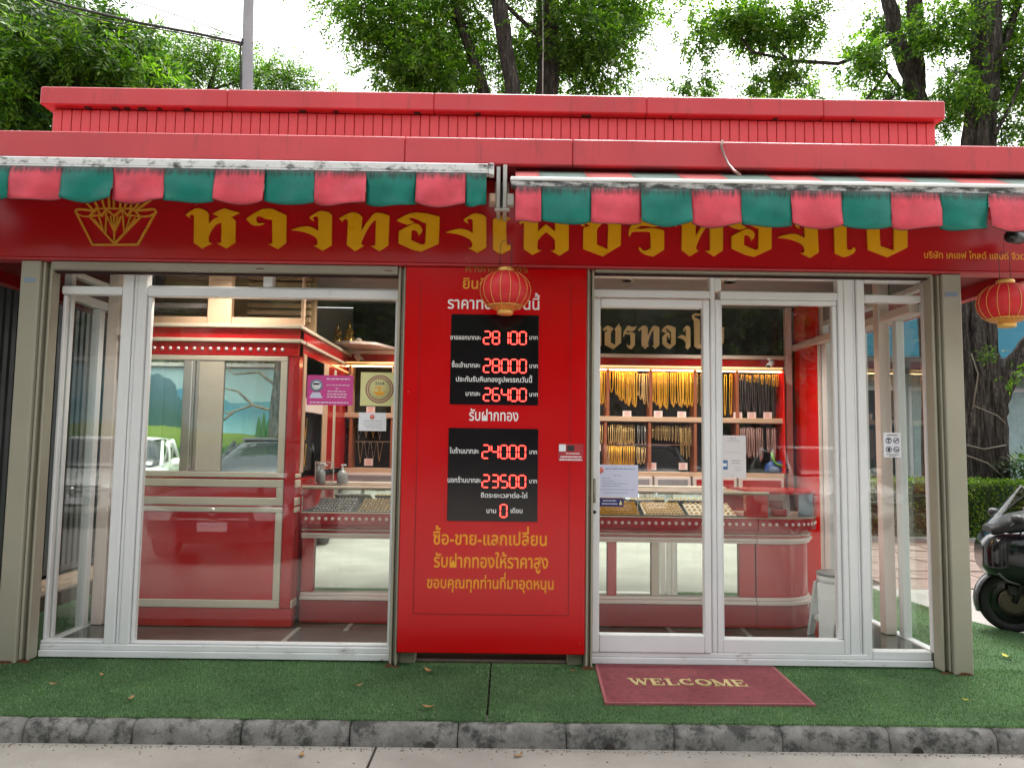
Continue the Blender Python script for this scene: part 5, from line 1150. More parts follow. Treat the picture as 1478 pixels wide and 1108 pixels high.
# ------------------------------------------------------------------ foliage and trees
def leaves(name, m, blobs, n_sprig, k, slen, llen, lw, droop, seed, parent=None, clump=.33, shell=.55):
    """blobs: (centre, (rx, ry, rz), weight). Sprigs of k leaflets gathered in clumps through each blob"""
    rng = np.random.default_rng(seed); wts = np.array([b_[2] for b_ in blobs], float); wts /= wts.sum()
    idx = rng.choice(len(blobs), n_sprig, p=wts)
    C = np.array([tuple(b_[0]) for b_ in blobs]); R = np.array([b_[1] for b_ in blobs])
    nc = max(4, n_sprig//34); ci = rng.choice(len(blobs), nc, p=wts)
    d = rng.normal(size=(nc, 3)); d /= np.linalg.norm(d, axis=1)[:, None]
    cc = C[ci]+d*R[ci]*(shell+(1-shell)*rng.random((nc, 1)))*rng.random((nc, 1))**.25
    pick = rng.integers(0, nc, n_sprig); p = cc[pick]+rng.normal(size=(n_sprig, 3))*clump*np.array([1, 1, .7])
    out = p-C[ci[pick]]; out /= (np.linalg.norm(out, axis=1)[:, None]+1e-6)
    ax = out*.5+rng.normal(size=(n_sprig, 3))*.6; ax[:, 2] -= droop; ax /= np.linalg.norm(ax, axis=1)[:, None]
    sd = np.cross(ax, rng.normal(size=(n_sprig, 3))*.5+np.array([0, 0, 1])); sd /= (np.linalg.norm(sd, axis=1)[:, None]+1e-6)
    nn = np.cross(ax, sd)
    V = np.empty((n_sprig, k, 4, 3))
    for j in range(k):
        t = (j//2+1)/(k/2+.5); side = 1 if j % 2 else -1
        base = p+ax*slen*t; base[:, 2] -= slen*t*t*.35*droop
        ld = sd*side*.8+ax*.55+rng.normal(size=(n_sprig, 3))*.22; ld[:, 2] -= droop*.35
        if j == k-1: ld = ax.copy()
        ld /= np.linalg.norm(ld, axis=1)[:, None]
        wv = np.cross(ld, nn+rng.normal(size=(n_sprig, 3))*.35); wv /= (np.linalg.norm(wv, axis=1)[:, None]+1e-6)
        L = llen*rng.uniform(.7, 1.2, (n_sprig, 1)); W = lw*rng.uniform(.8, 1.2, (n_sprig, 1))
        V[:, j, 0] = base; V[:, j, 1] = base+ld*L*.45+wv*W*.5; V[:, j, 2] = base+ld*L; V[:, j, 3] = base+ld*L*.45-wv*W*.5
    n = n_sprig*k; me = bpy.data.meshes.new(name); me.vertices.add(n*4)
    org = WO[parent.name] if parent else Vector((0, 0, 0))
    me.vertices.foreach_set('co', (V.reshape(-1, 3)-np.array(org)).reshape(-1)); me.loops.add(n*4); me.loops.foreach_set('vertex_index', np.arange(n*4))
    me.polygons.add(n); me.polygons.foreach_set('loop_start', np.arange(0, n*4, 4)); me.update(calc_edges=True); me.materials.append(MATS[m])
    o = bpy.data.objects.new(name, me); COL.objects.link(o)
    if parent: o.parent = parent
    return o
def limb(b, pts, r0, r1, seed=0, n=12, rough=.08, ridge=0):
    rg = random.Random(seed); P_ = [Vector(p) for p in pts]; out = []; rr = []
    for i in range(len(P_)-1):
        steps = 6
        for s_ in range(steps):
            t = s_/steps; out.append(P_[i].lerp(P_[i+1], t)+Vector((rg.uniform(-1, 1), rg.uniform(-1, 1), 0))*r0*.12)
    out.append(P_[-1]); N = len(out)
    for i in range(N): rr.append((r0+(r1-r0)*(i/(N-1)))*(1+rg.uniform(-rough, rough)))
    m_ = len(b.v); b.tube(out, rr, n)
    if ridge:
        ph = [rg.uniform(0, 6.28) for _ in range(6)]
        for i in range(N):
            for k in range(n):
                a = 2*math.pi*k/n; t = i/6; f_ = 1+ridge*(math.sin(5*a+ph[0]+.5*math.sin(t))+.7*math.sin(9*a+ph[1]+.8*t)+.5*math.sin(14*a+ph[2]-t*1.3))
                v = Vector(b.v[m_+i*n+k]); b.v[m_+i*n+k] = tuple(out[i]+(v-out[i])*f_)
def tree(loc, label, limbs, blobs, leafm, n_sprig, k=9, slen=.26, llen=.10, lw=.036, droop=.5, seed=1, cat='tree', clump=.33, name='tree', shell=.55):
    t_ = empty(name, loc, label, cat)
    for i, (pts, r0, r1) in enumerate(limbs):
        b = B(); limb(b, pts, r0, r1, seed+i); b.build('trunk' if i == 0 else 'branch', 'bark', t_)
    leaves('crown', leafm, blobs, n_sprig, k, slen, llen, lw, droop, seed, t_, clump, shell)
    return t_
A = lambda px, py, Y: at(px, py, Y)
def bl(px, py, Y, rx, ry=None, rz=None, w=1): return (A(px, py, Y), (rx, ry or rx, rz or rx*.8), w)
def gz(px, Y, z=-.03): p = A(px, 600, Y); return (p.x, Y, z)
# centre: two tall dark trunks with a dense drooping crown
Yc_ = 9.0
tree(gz(790, Yc_), 'tall leafy tree with an upright dark trunk and white rope behind the roof',
     [([gz(790, Yc_), A(790, 140, Yc_), A(792, 0, Yc_), A(800, -200, Yc_)], .25, .19), ([A(795, 30, Yc_), A(880, -60, Yc_), A(930, -160, Yc_+.5)], .08, .04), ([A(786, 60, Yc_), A(700, -20, Yc_-.5)], .05, .03)],
     [bl(840, 40, 9.0, .9, 1.0, .9, 1.3), bl(880, 10, 9.6, .75, .8, .6, 1), bl(860, 105, 9.3, .55, .6, .55, .8), bl(800, -80, 9, 1.6, 1.6, 1.2, 2), bl(770, 90, 10.2, .7, .5, .7, .8), bl(900, 30, 9.2, .30, .4, .35, .25)],
     'leaf_mid', 4600, seed=11)
Yt = 8.4
tree(gz(745, Yt), 'leafy tree with a leaning forked trunk behind the middle of the roof',
     [([gz(760, Yt), A(742, 140, Yt), A(718, 0, Yt), A(700, -150, Yt)], .17, .12), ([gz(700, Yt+.3), A(700, 140, Yt+.3), A(655, 0, Yt+.3), A(640, -120, Yt)], .13, .07)],
     [bl(600, 95, 8.6, .62, .7, .50, 1.2), bl(560, 30, 8.6, .70, .8, .5, 1.2), bl(520, -5, 8.4, .5, .6, .35, .6), bl(650, 40, 9.2, .9, .9, .8, 1.5), bl(700, 80, 9.6, .8, .6, .6, 1), bl(640, -90, 8.8, 1.6, 1.5, 1.1, 1.6), bl(640, 115, 8.9, .7, .6, .35, .9)],
     'leaf_bright', 4800, seed=23)
rope = B().tube([tuple(A(783, 150, 8.6)), tuple(A(784, 60, 8.6)), tuple(A(782, -60, 8.6))], .012, 6).build('hanging_rope', 'string_white'); tag(rope, 'pale rope hanging down beside the upright middle trunk', 'rope')
# left: broad tree with feathery leaves
tree(gz(-60, 8), 'broad tree with large feathery leaves behind the left end of the roof',
     [([gz(-60, 8), A(-40, 200, 8), A(30, 40, 8), A(60, -80, 8)], .16, .07), ([A(-20, 160, 8), A(90, 110, 8), A(170, 60, 8)], .06, .02), ([A(10, 80, 8), A(120, 20, 8)], .05, .02)],
     [bl(20, 60, 8, 1.1, .9, .9, 1.5), bl(100, 70, 7.6, .75, .8, .60, 1.2), bl(165, 70, 7.8, .60, .6, .45, .9), bl(30, 150, 7.6, .70, .7, .50, 1), bl(120, 125, 8.2, .9, .6, .3, .9), bl(-60, 40, 8, 1.4, 1.2, 1.3, 1.3), bl(215, 105, 8.2, .35, .5, .28, .4), bl(60, 10, 8.4, .8, .6, .25, .6), bl(40, 30, 9.4, 1.2, .5, 1.0, 1.0)],
     'leaf_dark', 3900, k=13, slen=.42, llen=.135, lw=.042, droop=.55, seed=31, clump=.26)
tree(gz(10, 6.8), 'small light green tree with long leaflets before the broad left tree',
     [([gz(-30, 6.8), A(0, 190, 6.8), A(50, 90, 6.8)], .07, .02)],
     [bl(60, 75, 6.8, .50, .5, .35, 1), bl(20, 135, 6.8, .50, .4, .35, 1), bl(130, 60, 6.9, .35, .4, .25, .6), bl(90, 150, 7, .3, .3, .3, .5), bl(180, 95, 7, .28, .3, .2, .4)],
     'leaf_bright', 700, k=13, slen=.40, llen=.14, lw=.036, droop=.6, seed=37, clump=.22)
tree(gz(300, 11), 'wispy tree with thin arching twigs behind the grey pole',
     [([gz(300, 11), A(300, 140, 11), A(320, 60, 11)], .08, .02), ([A(305, 130, 11), A(400, 100, 11), A(455, 112, 11)], .03, .01)],
     [bl(270, 110, 11, .75, .7, .30, 1.3), bl(320, 95, 11, .60, .6, .34, 1.1), bl(390, 115, 11, .55, .5, .26, .9), bl(440, 122, 11, .42, .4, .16, .55), bl(240, 80, 11, .45, .5, .34, .6), bl(480, 125, 11, .25, .3, .08, .12)],
     'leaf_mid', 2100, k=9, slen=.30, llen=.105, lw=.026, droop=.35, seed=41, clump=.24)
# right: tree with forked limbs and an open crown
Yr = 8.8
tree(gz(1330, Yr), 'tree with two dark forked limbs and open crown behind the right roof end',
     [([gz(1345, Yr), A(1332, 165, Yr), A(1312, 110, Yr), A(1290, 40, Yr), A(1270, -60, Yr)], .20, .12), ([A(1322, 130, Yr), A(1322, 40, Yr), A(1316, -60, Yr)], .16, .13), ([A(1300, 130, Yr), A(1280, 105, Yr), A(1250, 145, Yr)], .05, .02),
      ([A(1296, 60, Yr), A(1210, 92, Yr-.2), A(1140, 88, Yr-.3), A(1085, 75, Yr-.4), A(1060, 40, Yr-.4)], .045, .018), ([A(1140, 88, Yr-.3), A(1110, 62, Yr-.3)], .022, .01), ([A(1290, 140, Yr-.2), A(1262, 150, Yr-.2)], .03, .02)],
     [bl(1060, 20, 8.5, .42, .5, .32, .9), bl(1100, 45, 8.5, .40, .5, .34, 1), bl(1165, 35, 8.6, .50, .5, .42, 1.2), bl(1010, 60, 8.4, .24, .3, .24, .35), bl(1000, 118, 8.4, .24, .3, .2, .4), bl(1105, 118, 8.6, .20, .3, .16, .3), bl(1150, 100, 8.6, .22, .3, .18, .25),
      bl(1230, 88, 8.7, .36, .4, .26, .75), bl(1275, 130, 8.9, .36, .4, .26, .6), bl(1120, 143, 11, .30, .3, .12, .35), bl(1160, 142, 11, .25, .3, .08, .25), bl(1290, 20, 9.4, .6, .5, .40, .8), bl(990, 8, 8.5, .16, .2, .08, .12), bl(1150, -60, 8.8, 1.6, 1.3, .7, 1.6)],
     'leaf_mid', 3000, k=9, slen=.22, llen=.088, lw=.040, droop=.45, seed=53, clump=.17)
# far right: massive trunk behind the hedge
Y2 = 8.3
big = empty('tree', gz(1415, Y2), 'massive old tree with ribbed mossy trunk behind the hedge', 'tree')
b = B(); limb(b, [gz(1415, Y2), A(1412, 620, Y2), A(1402, 500, Y2), A(1405, 420, Y2), A(1412, 200, Y2), A(1420, 60, Y2), A(1425, -80, Y2)], .36, .20, 3, 60, .06, .12); b.build('trunk', 'bark', big)
for i, (pts, r0, r1) in enumerate((([gz(1392, Y2-.2), A(1395, 560, Y2-.2), A(1385, 470, Y2-.2), A(1395, 380, Y2-.1)], .17, .12), ([gz(1440, Y2-.15), A(1436, 600, Y2-.2), A(1428, 520, Y2-.2), A(1420, 400, Y2-.1)], .17, .11),
    ([gz(1415, Y2-.3), A(1412, 620, Y2-.33), A(1410, 540, Y2-.28)], .12, .06), ([A(1432, 600, Y2-.1), A(1455, 540, Y2-.2), A(1490, 490, Y2-.3), A(1530, 400, Y2-.3)], .17, .12),
    ([A(1420, 120, Y2), A(1452, 60, Y2), A(1478, -20, Y2)], .07, .05), ([A(1436, 195, Y2-.3), A(1460, 150, Y2-.3), A(1480, 100, Y2-.3)], .03, .02), ([gz(1404, Y2-.38), A(1399, 650, Y2-.36), A(1402, 560, Y2-.3)], .06, .03), ([gz(1428, Y2-.40), A(1424, 640, Y2-.36), A(1418, 560, Y2-.3)], .06, .03))):
    b = B(); limb(b, pts, r0, r1, 60+i, 36, .12, .15); b.build('branch' if i in (3, 4, 5) else 'root_rib', 'bark', big)
for (pts) in (([A(1388, 640, 7.85), A(1420, 648, 7.75), A(1452, 642, 7.9)],), ([A(1390, 655, 7.85), A(1425, 668, 7.75), A(1450, 690, 7.9)],), ([A(1405, 585, 7.85), A(1440, 600, 7.8), A(1452, 612, 7.9)],), ([A(1402, 510, 7.8), A(1412, 540, 7.76), A(1404, 590, 7.8)],)):
    B().tube([tuple(q_) for q_ in pts[0]], .012, 6).build('vine', 'divider_dull', big)
leaves('crown', 'leaf_mid', [bl(1360, 40, 8.3, .6, .6, .5, 1), bl(1450, 30, 8.6, .6, .5, .5, 1.1), bl(1380, 120, 8.6, .5, .4, .36, .8), bl(1462, 110, 8.6, .5, .4, .5, 1), bl(1340, 175, 8.8, .30, .3, .22, .4), bl(1465, 180, 8.2, .35, .3, .3, .6), bl(1425, -60, 8.3, 1.5, 1.2, .8, 1.4), bl(1395, 140, 7.9, .16, .2, .25, .25), bl(1500, 60, 8.3, .8, .8, 1.2, 1)], 3300, 9, .22, .088, .038, .45, 71, big, .20)
leaves('sprout', 'leaf_bright', [(A(1428, 508, 7.6), (.16, .12, .06), 1)], 15, 9, .16, .075, .030, .3, 5, big, .05); tag(leaves('sprout', 'leaf_bright', [(A(1462, 540, 7.5), (.12, .10, .08), .8)], 12, 9, .16, .075, .030, .3, 6, big, .05), kind='stuff')
leaves('undergrowth', 'leaf_dark', [(A(1465, 650, 8.0), (.35, .3, .45), 1), (A(1490, 690, 8), (.4, .3, .3), 1)], 160, 9, .3, .14, .03, .3, 6, big, .12)
# trimmed hedge
hg = empty('hedge', (7.6, 7.3, 0), 'low trimmed green hedge running behind the pavement at the right', 'hedge')
B().box(3.4, 14, 7.14, 7.8, -.02, .84, b=.06).build('hedge_core', 'hedge_core', hg)
def hedge_leaves():
    rng = np.random.default_rng(8); n = 30000; x = rng.uniform(3.4, 13, n); kind = rng.random(n)
    fr_ = kind < .62; zf = rng.uniform(-.02, .9, n)**1.0; y = np.where(fr_, 7.12+rng.normal(0, .03, n)+.035*np.sin(x*5), rng.uniform(7.08, 7.8, n)); z = np.where(fr_, zf, .88+rng.normal(0, .022, n)+.02*np.sin(x*3.3+y*7))
    P_ = np.stack([x, y, z], 1); d = rng.normal(size=(n, 3)); d += np.where(fr_[:, None], np.array([0, -.7, .5]), np.array([0, -.2, .9])); d /= np.linalg.norm(d, axis=1)[:, None]
    w = np.cross(d, rng.normal(size=(n, 3))); w /= np.linalg.norm(w, axis=1)[:, None]; L = rng.uniform(.035, .06, (n, 1)); W = L*.30
    V = np.stack([P_, P_+d*L*.5+w*W, P_+d*L, P_+d*L*.5-w*W], 1)
    me = bpy.data.meshes.new('foliage'); me.vertices.add(n*4); me.vertices.foreach_set('co', (V.reshape(-1, 3)-np.array(WO[hg.name])).reshape(-1)); me.loops.add(n*4); me.loops.foreach_set('vertex_index', np.arange(n*4)); me.polygons.add(n); me.polygons.foreach_set('loop_start', np.arange(0, n*4, 4)); me.update(calc_edges=True); me.materials.append(MATS['leaf_hedge'])
    o = bpy.data.objects.new('foliage', me); COL.objects.link(o); o.parent = hg
hedge_leaves()
B().box(3.4, 14, 6.9, 7.1, -.03, .04).build('planting_edge', 'pale_concrete', hg)

# ------------------------------------------------------------------ building behind at the right
of = empty('office_building', (14, 14, 0), 'pale glazed building with a bright blue sign band behind the big tree', 'building')
def O(name, m, *a, **k): return box(name, m, of, *a, **k)
O('wall', 'building_pale', 5.0, 26, 14.4, 24, -.03, 6.4); O('canopy', 'siding_trim', 5.0, 26, 13.2, 14.39, 3.35, 3.62); O('column', 'building_grey', 5.2, 5.6, 13.6, 14.0, -.03, 3.34)
O('sign_band', 'sign_blue', 5.0, 26, 13.15, 13.195, 3.64, 4.85)
textline('sign_symbol', 'o', 12.55, 12.95, 4.0, .42, 'print_white', of, y=13.145)
for i in range(9):
    x = 6.2+i*2.0; w_ = O('window', 'white_frame', x, x+1.7, 14.33, 14.398, .02, 3.0); box('pane', 'window_dark' if i % 4 == 1 else 'pane_pale', w_, x+.08, x+1.62, 14.31, 14.328, .12, 2.9)
O('bench', 'sign_blue', 8.6, 10.2, 12.6, 12.9, .42, .50)
O('downpipe', 'siding_trim', 12.95, 13.03, 13.0, 13.08, -.03, 3.3); O('notice', 'paper_white', 12.10, 12.40, 14.28, 14.30, 1.1, 1.55)
# a dark back block beyond the left trees, keeps the ground line closed
# ------------------------------------------------------------------ neighbour kiosk at the left
nb = empty('neighbour_kiosk', (-5.2, 2.5, 0), 'neighbouring kiosk with dark corrugated siding at the left edge', 'kiosk')
box('wall', 'siding_trim', nb, -6.4, -4.16, -1.5, 6.4, .14, 3.0)
pr0 = None
for i in range(86):
    y = -1.5+i*.092
    if pr0 is None: pr0 = B().prism([(-4.158, 0), (-4.158, .083), (-4.135, .068), (-4.135, .015)], .20, 3.0, plane='XY').build('siding_panel', 'siding_dark', nb); o = pr0
    else: o = pr0.copy(); COL.objects.link(o)
    o.location = Vector((0, y, 0))-WO[nb.name]
box('roof_edge', 'siding_trim', nb, -6.5, -4.05, -1.6, 6.5, 3.0, 3.12)
for i in range(3): box('deck_plank', 'deck_wood', nb, -4.13+.135*i, -4.005+.135*i, -1.5, 6.4, .095, .12)
box('deck_edge', 'deck_wood_dark', nb, -3.72, -3.695, -1.5, 6.4, 0, .118); box('deck_base', 'joint_dark', nb, -4.13, -3.722, -1.48, 6.38, 0, .094)

# ------------------------------------------------------------------ pole and wires
up_ = empty('utility_pole', (A(357, 300, 6).x, 6, 0), 'grey concrete utility pole behind the left part of the roof', 'pole')
p0, p1, p2 = A(357, 135, 6), A(357.5, 60, 6), A(359, 0, 6)
B().tube([(p0.x, 6, 0), tuple(p0), tuple(p1), tuple(p2), (p2.x, 6, 12)], [.10, .082, .078, .076, .06], 16).build('shaft', 'pole_grey', up_)
B().tube([(p1.x-.085, 5.99, p1.z-.02), (p1.x+.085, 5.99, p1.z-.02)], .022, 8).build('clamp', 'tan_metal', up_)
B().tube([(p0.x-.083, 5.95, 3.0), (p0.x-.082, 5.95, p0.z), (p1.x-.086, 5.95, p1.z-.1), (p1.x-.05, 5.93, p1.z)], .014, 6).build('cable', 'wire', up_)
def wirething(pts, r, label):
    tag(B().tube([tuple(q_) for q_ in pts], r, 6).build('overhead_wire', 'wire'), label, 'wire')
wirething([A(352, 63, 5.95), A(290, 50, 5.9), A(200, 33, 5.8), A(110, 12, 5.7), A(40, -8, 5.6), A(-200, -90, 5.5)], .020, 'thick bundled overhead cable running left from the pole')
wirething([A(352, 58, 6), A(300, 38, 6), A(230, 14, 6), A(150, -12, 6)], .007, 'thin upper overhead wire running up left from the pole')
wirething([A(352, 66, 6), A(250, 46, 6), A(140, 28, 6), A(60, 5, 6), A(-100, -45, 6)], .009, 'thin sagging wire just under the bundled cable')

# ------------------------------------------------------------------ black motor scooter at the right
mb = empty('motor_scooter', (3.93, 1.05, -.012), 'black touring scooter with clear windscreen parked at the right edge', 'motorcycle', rz=rad(-20))
def mpart(b, name, m): return b.build(name, m, mb, local=True)
ZA = .262
def wheel(x, nm):
    b = B(); prof = [(.195+.067*(1-(k/10*2-1)**2)**.5*1.0, (k/10*2-1)*.054) for k in range(11)]
    b.lathe([(.190, -.040)]+[(r_, h) for r_, h in prof]+[(.190, .040)], (x, 0, ZA), 44, 'Y'); t_ = mpart(b, 'tyre', 'tyre')
    b = B().lathe([(.182, -.040), (.197, -.048), (.200, -.044), (.186, -.030), (.186, .030), (.200, .044), (.197, .048), (.182, .040)], (x, 0, ZA), 40, 'Y')
    b.build('rim', 'black_paint', t_, local=True)
    b = B()
    for k in range(5):
        a = 2*math.pi*k/5+.5
        for s_ in (-.10, .10): b.tube([(x+.03*math.cos(a), -.0, ZA+.03*math.sin(a)), (x+.185*math.cos(a+s_), -.02, ZA+.185*math.sin(a+s_))], [.014, .010], 6)
    b.lathe([(.001, -.06), (.032, -.06), (.036, .0), (.032, .06), (.001, .06)], (x, 0, ZA), 16, 'Y'); b.build('spokes', 'rim_dark', t_, local=True)
    b = B().lathe([(.082, -.066), (.118, -.066), (.118, -.061), (.082, -.061)], (x, 0, ZA), 36, 'Y'); b.build('brake_disc', 'bronze_dark', t_, local=True)
    b = B()
    for k in range(10):
        a = 2*math.pi*k/10; b.lathe([(.001, -.069), (.008, -.069), (.008, -.0665), (.001, -.0665)], (x+.095*math.cos(a), 0, ZA+.095*math.sin(a)), 8, 'Y')
    b.build('disc_holes', 'black_matte', t_, local=True)
wheel(0, 'front'); wheel(1.52, 'rear')
b = B(); n = 14; V = []
for i in range(n+1):
    a = rad(200-150*i/n)
    for j in range(7):
        w = (j/6*2-1); rr = .285-.018*abs(w)**2.5; V.append((rr*math.cos(a), w*.075, ZA+rr*math.sin(a)))
b.add(V, [(i*7+j, i*7+j+1, (i+1)*7+j+1, (i+1)*7+j) for i in range(n) for j in range(6)], True); o = mpart(b, 'front_fender', 'fender_grey'); o.modifiers.new('solid', 'SOLIDIFY').thickness = .006
for s_ in (-1, 1):
    mpart(B().tube([(0, s_*.085, ZA), (.10, s_*.085, .50), (.18, s_*.08, .72)], [.022, .024, .026], 10), 'fork_leg', 'black_matte')
    mpart(B().box(-.045, .03, s_*.085-.016, s_*.085+.016, ZA+.06, ZA+.15, b=.01), 'caliper', 'black_matte')
# fairing: nose, side panels, leg shield
mpart(B().loft([(-.24, 0, .65, .15, .10), (-.20, 0, .66, .26, .17), (-.08, 0, .665, .32, .225), (.12, 0, .66, .345, .26), (.26, 0, .64, .35, .29), (.40, 0, .60, .33, .31), (.52, 0, .55, .28, .28)], 36, 3.6), 'front_fairing', 'black_paint')
mpart(B().loft([(-.17, 0, .86, .17, .035), (-.06, 0, .90, .24, .08), (.18, 0, .96, .22, .09), (.30, 0, .98, .19, .07), (.36, 0, .98, .14, .05)], 24, 3), 'cockpit_cowl', 'black_matte')
mpart(B().loft([(.20, 0, .42, .17, .16), (.30, 0, .40, .21, .22), (.45, 0, .36, .24, .22), (.62, 0, .30, .25, .14)], 24, 3), 'lower_fairing', 'black_paint')
for s_ in (-1, 1):
    b = B(); M = Matrix.Translation((-.11, s_*.255, .665)) @ Matrix.Rotation(rad(s_*-22), 4, 'Z')
    b.prism([(-.085, .03), (-.02, .095), (.12, .11), (.10, -.06), (-.01, -.10), (-.075, -.05)], -.012, .012); b.xform(M); o = bevel(mpart(b, 'headlight', 'lamp_dark'), .008, 2)
    b = B(); b.prism([(-.06, -.14), (.08, -.10), (.13, -.24), (.02, -.21)], -.010, .010); b.xform(Matrix.Translation((-.11, s_*.25, .665)) @ Matrix.Rotation(rad(s_*-16), 4, 'Z')); bevel(mpart(b, 'side_trim', 'fender_grey'), .006, 2)
    b = B(); b.prism([(.18, .86), (.30, .84), (.42, .60), (.34, .50), (.26, .62)], s_*.285, s_*.300); bevel(mpart(b, 'side_panel', 'black_matte'), .005, 2)
    b = B(); b.prism([(.10, .46), (.24, .50), (.36, .36), (.30, .28), (.20, .32)], s_*.18, s_*.20); bevel(mpart(b, 'fork_cover', 'fender_grey'), .005, 2)
    mpart(B().tube([(.22, s_*.12, 1.01), (.24, s_*.26, 1.05), (.29, s_*.37, 1.04)], .013, 8), 'handlebar', 'black_matte')
    mpart(B().tube([(.275, s_*.33, 1.043), (.32, s_*.45, 1.03)], .018, 10), 'grip', 'black_matte')
    mpart(B().tube([(.24, s_*.28, 1.05), (.21, s_*.40, 1.035), (.235, s_*.46, 1.02)], .007, 6), 'brake_lever', 'steel')
    mpart(B().tube([(.05, s_*.16, .93), (-.01, s_*.30, .985), (-.03, s_*.36, .99)], .009, 6), 'mirror_stem', 'black_matte')
    b = B().loft([(-.07, s_*.38, .99, .02, .02), (-.05, s_*.39, .99, .075, .036), (-.02, s_*.39, .99, .08, .040), (.0, s_*.39, .99, .07, .034)], 16, 2.4); mpart(b, 'mirror', 'black_matte')
    mpart(B().tube([(.30, s_*.02, .92), (.34, s_*.10, .95)], .012, 6), 'cockpit_detail', 'steel')
b = B(); V = []; nu, nv = 12, 10
for j in range(nv+1):
    for i in range(nu+1):
        u = i/nu*2-1; v = j/nv; w = .235*(1-.42*v**2.2)
        V.append((-.17+.26*v+.12*u*u, u*w*1.12, .92+.33*v-.05*u*u*v))
b.add(V, [(j*(nu+1)+i, j*(nu+1)+i+1, (j+1)*(nu+1)+i+1, (j+1)*(nu+1)+i) for j in range(nv) for i in range(nu)], True); mpart(b, 'windscreen', 'screen_smoke')
ed = [V[i*(nu+1)] for i in range(nv+1)]+V[nv*(nu+1):]+[V[i*(nu+1)+nu] for i in range(nv, -1, -1)]
mpart(B().tube(ed, .0035, 5), 'windscreen_edge', 'screen_edge')
mpart(B().loft([(.45, 0, .40, .16, .15), (.70, 0, .42, .19, .17), (1.0, 0, .52, .21, .22), (1.35, 0, .62, .20, .20), (1.70, 0, .74, .15, .12), (1.95, 0, .82, .06, .05)], 24, 3), 'rear_body', 'black_paint')
mpart(B().loft([(.68, 0, .70, .10, .05), (.80, 0, .76, .16, .07), (1.10, 0, .78, .19, .07), (1.25, 0, .84, .19, .08), (1.60, 0, .90, .17, .07), (1.78, 0, .90, .10, .05)], 20, 3), 'seat', 'black_matte')
mpart(B().box(.42, .80, -.20, .20, .24, .29, b=.02), 'footboard', 'black_matte'); mpart(B().tube([(1.0, .20, .30), (1.7, .22, .36)], [.05, .06], 12), 'exhaust', 'steel')
mpart(B().box(1.88, 1.97, -.10, .10, .78, .83, b=.01), 'tail_light', 'tail_red')
mpart(B().tube([(.75, -.14, .26), (.72, -.26, .02)], .012, 8), 'side_stand', 'black_matte')

mb.scale = (.90, .90, .90)
# ------------------------------------------------------------------ fallen leaves
def fallen(px, py, m, label, s_=1., z=.012):
    p = gnd(px, py, z); r_ = random.Random(int(px*7)); V = []; a = r_.uniform(0, 6.28); L = .026*s_; W = .010*s_
    for i in range(6):
        t = i/5*2-1; w = W*(1-t*t)**.6+.0006
        for j in (-1, 0, 1):
            x_ = t*L; y_ = j*w; z_ = .004+.008*abs(t)**2*s_+.004*abs(j)
            V.append((p.x+x_*math.cos(a)-y_*math.sin(a), p.y+x_*math.sin(a)+y_*math.cos(a), z+z_))
    b = B(); b.add(V, [(i*3+j, i*3+j+1, (i+1)*3+j+1, (i+1)*3+j) for i in range(5) for j in range(2)], True)
    o = b.build('fallen_leaf', m); tag(o, label, 'leaf', 'dry leaves scattered on the turf and road')
for px, py, m, l, s_ in ((78, 988, 'leaf_dry', 'dry brown leaf on the turf before the left post', 1.1), (148, 975, 'leaf_dry', 'dry leaf on the turf under the left window corner', 1), (188, 1009, 'leaf_dry', 'pale dry leaf lying near the kerb left of centre', 1.1),
    (367, 948, 'leaf_dry', 'curled brown leaf against the left window sill', 1.5), (518, 990, 'leaf_dry', 'small tan leaf on the turf before the right end of the left window', .9), (619, 969, 'leaf_dry', 'curled brown leaf on the turf before the price board', 1.6), (618, 1021, 'leaf_dry', 'tan twig like leaf near the kerb below the price board', 1.3),
    (552, 953, 'leaf_dry', 'small dry leaf at the foot of the middle guide post', 1), (827, 969, 'leaf_dry', 'small pale leaf on the turf left of the mat', .8), (1453, 948, 'leaf_yellow', 'bright yellow leaf on the turf at the right edge', 1.5), (1394, 1011, 'leaf_yellow', 'tiny pale leaf on the turf below the right post', .7)):
    fallen(px, py, m, l, s_)
for px, py, m, l, s_ in ((103, 1068, 'leaf_dry', 'tan leaf lying in the gutter at the far left', 1.5), (249, 1073, 'leaf_and_shadow_black', 'dark leaf on the road below the second left kerb stone', 1.1), (435, 1091, 'leaf_dry', 'pale leaf on the road left of the slab joint', 1), (925, 1079, 'leaf_dry', 'orange leaf on the road below the mat', 1),
    (798, 1068, 'leaf_yellow', 'tiny pale leaf in the gutter right of the price board', .7), (1239, 1070, 'leaf_dry', 'orange leaf in the gutter right of the mat', 1.1), (1335, 1074, 'leaf_dry', 'tan curled leaf in front of the right drain mouth', 1.3), (1058, 1074, 'leaf_yellow', 'tiny white leaf in the gutter under the mat', .7), (748, 1092, 'leaf_dry', 'brown leaf at the bottom of the road in the middle', 1), (1420, 1082, 'leaf_dry', 'dark leaf on the road at the bottom right', .9), (585, 1071, 'leaf_dry', 'tan leaf at the top of the road slab joint', 1.2)):
    fallen(px, py, m, l, s_, -.106)

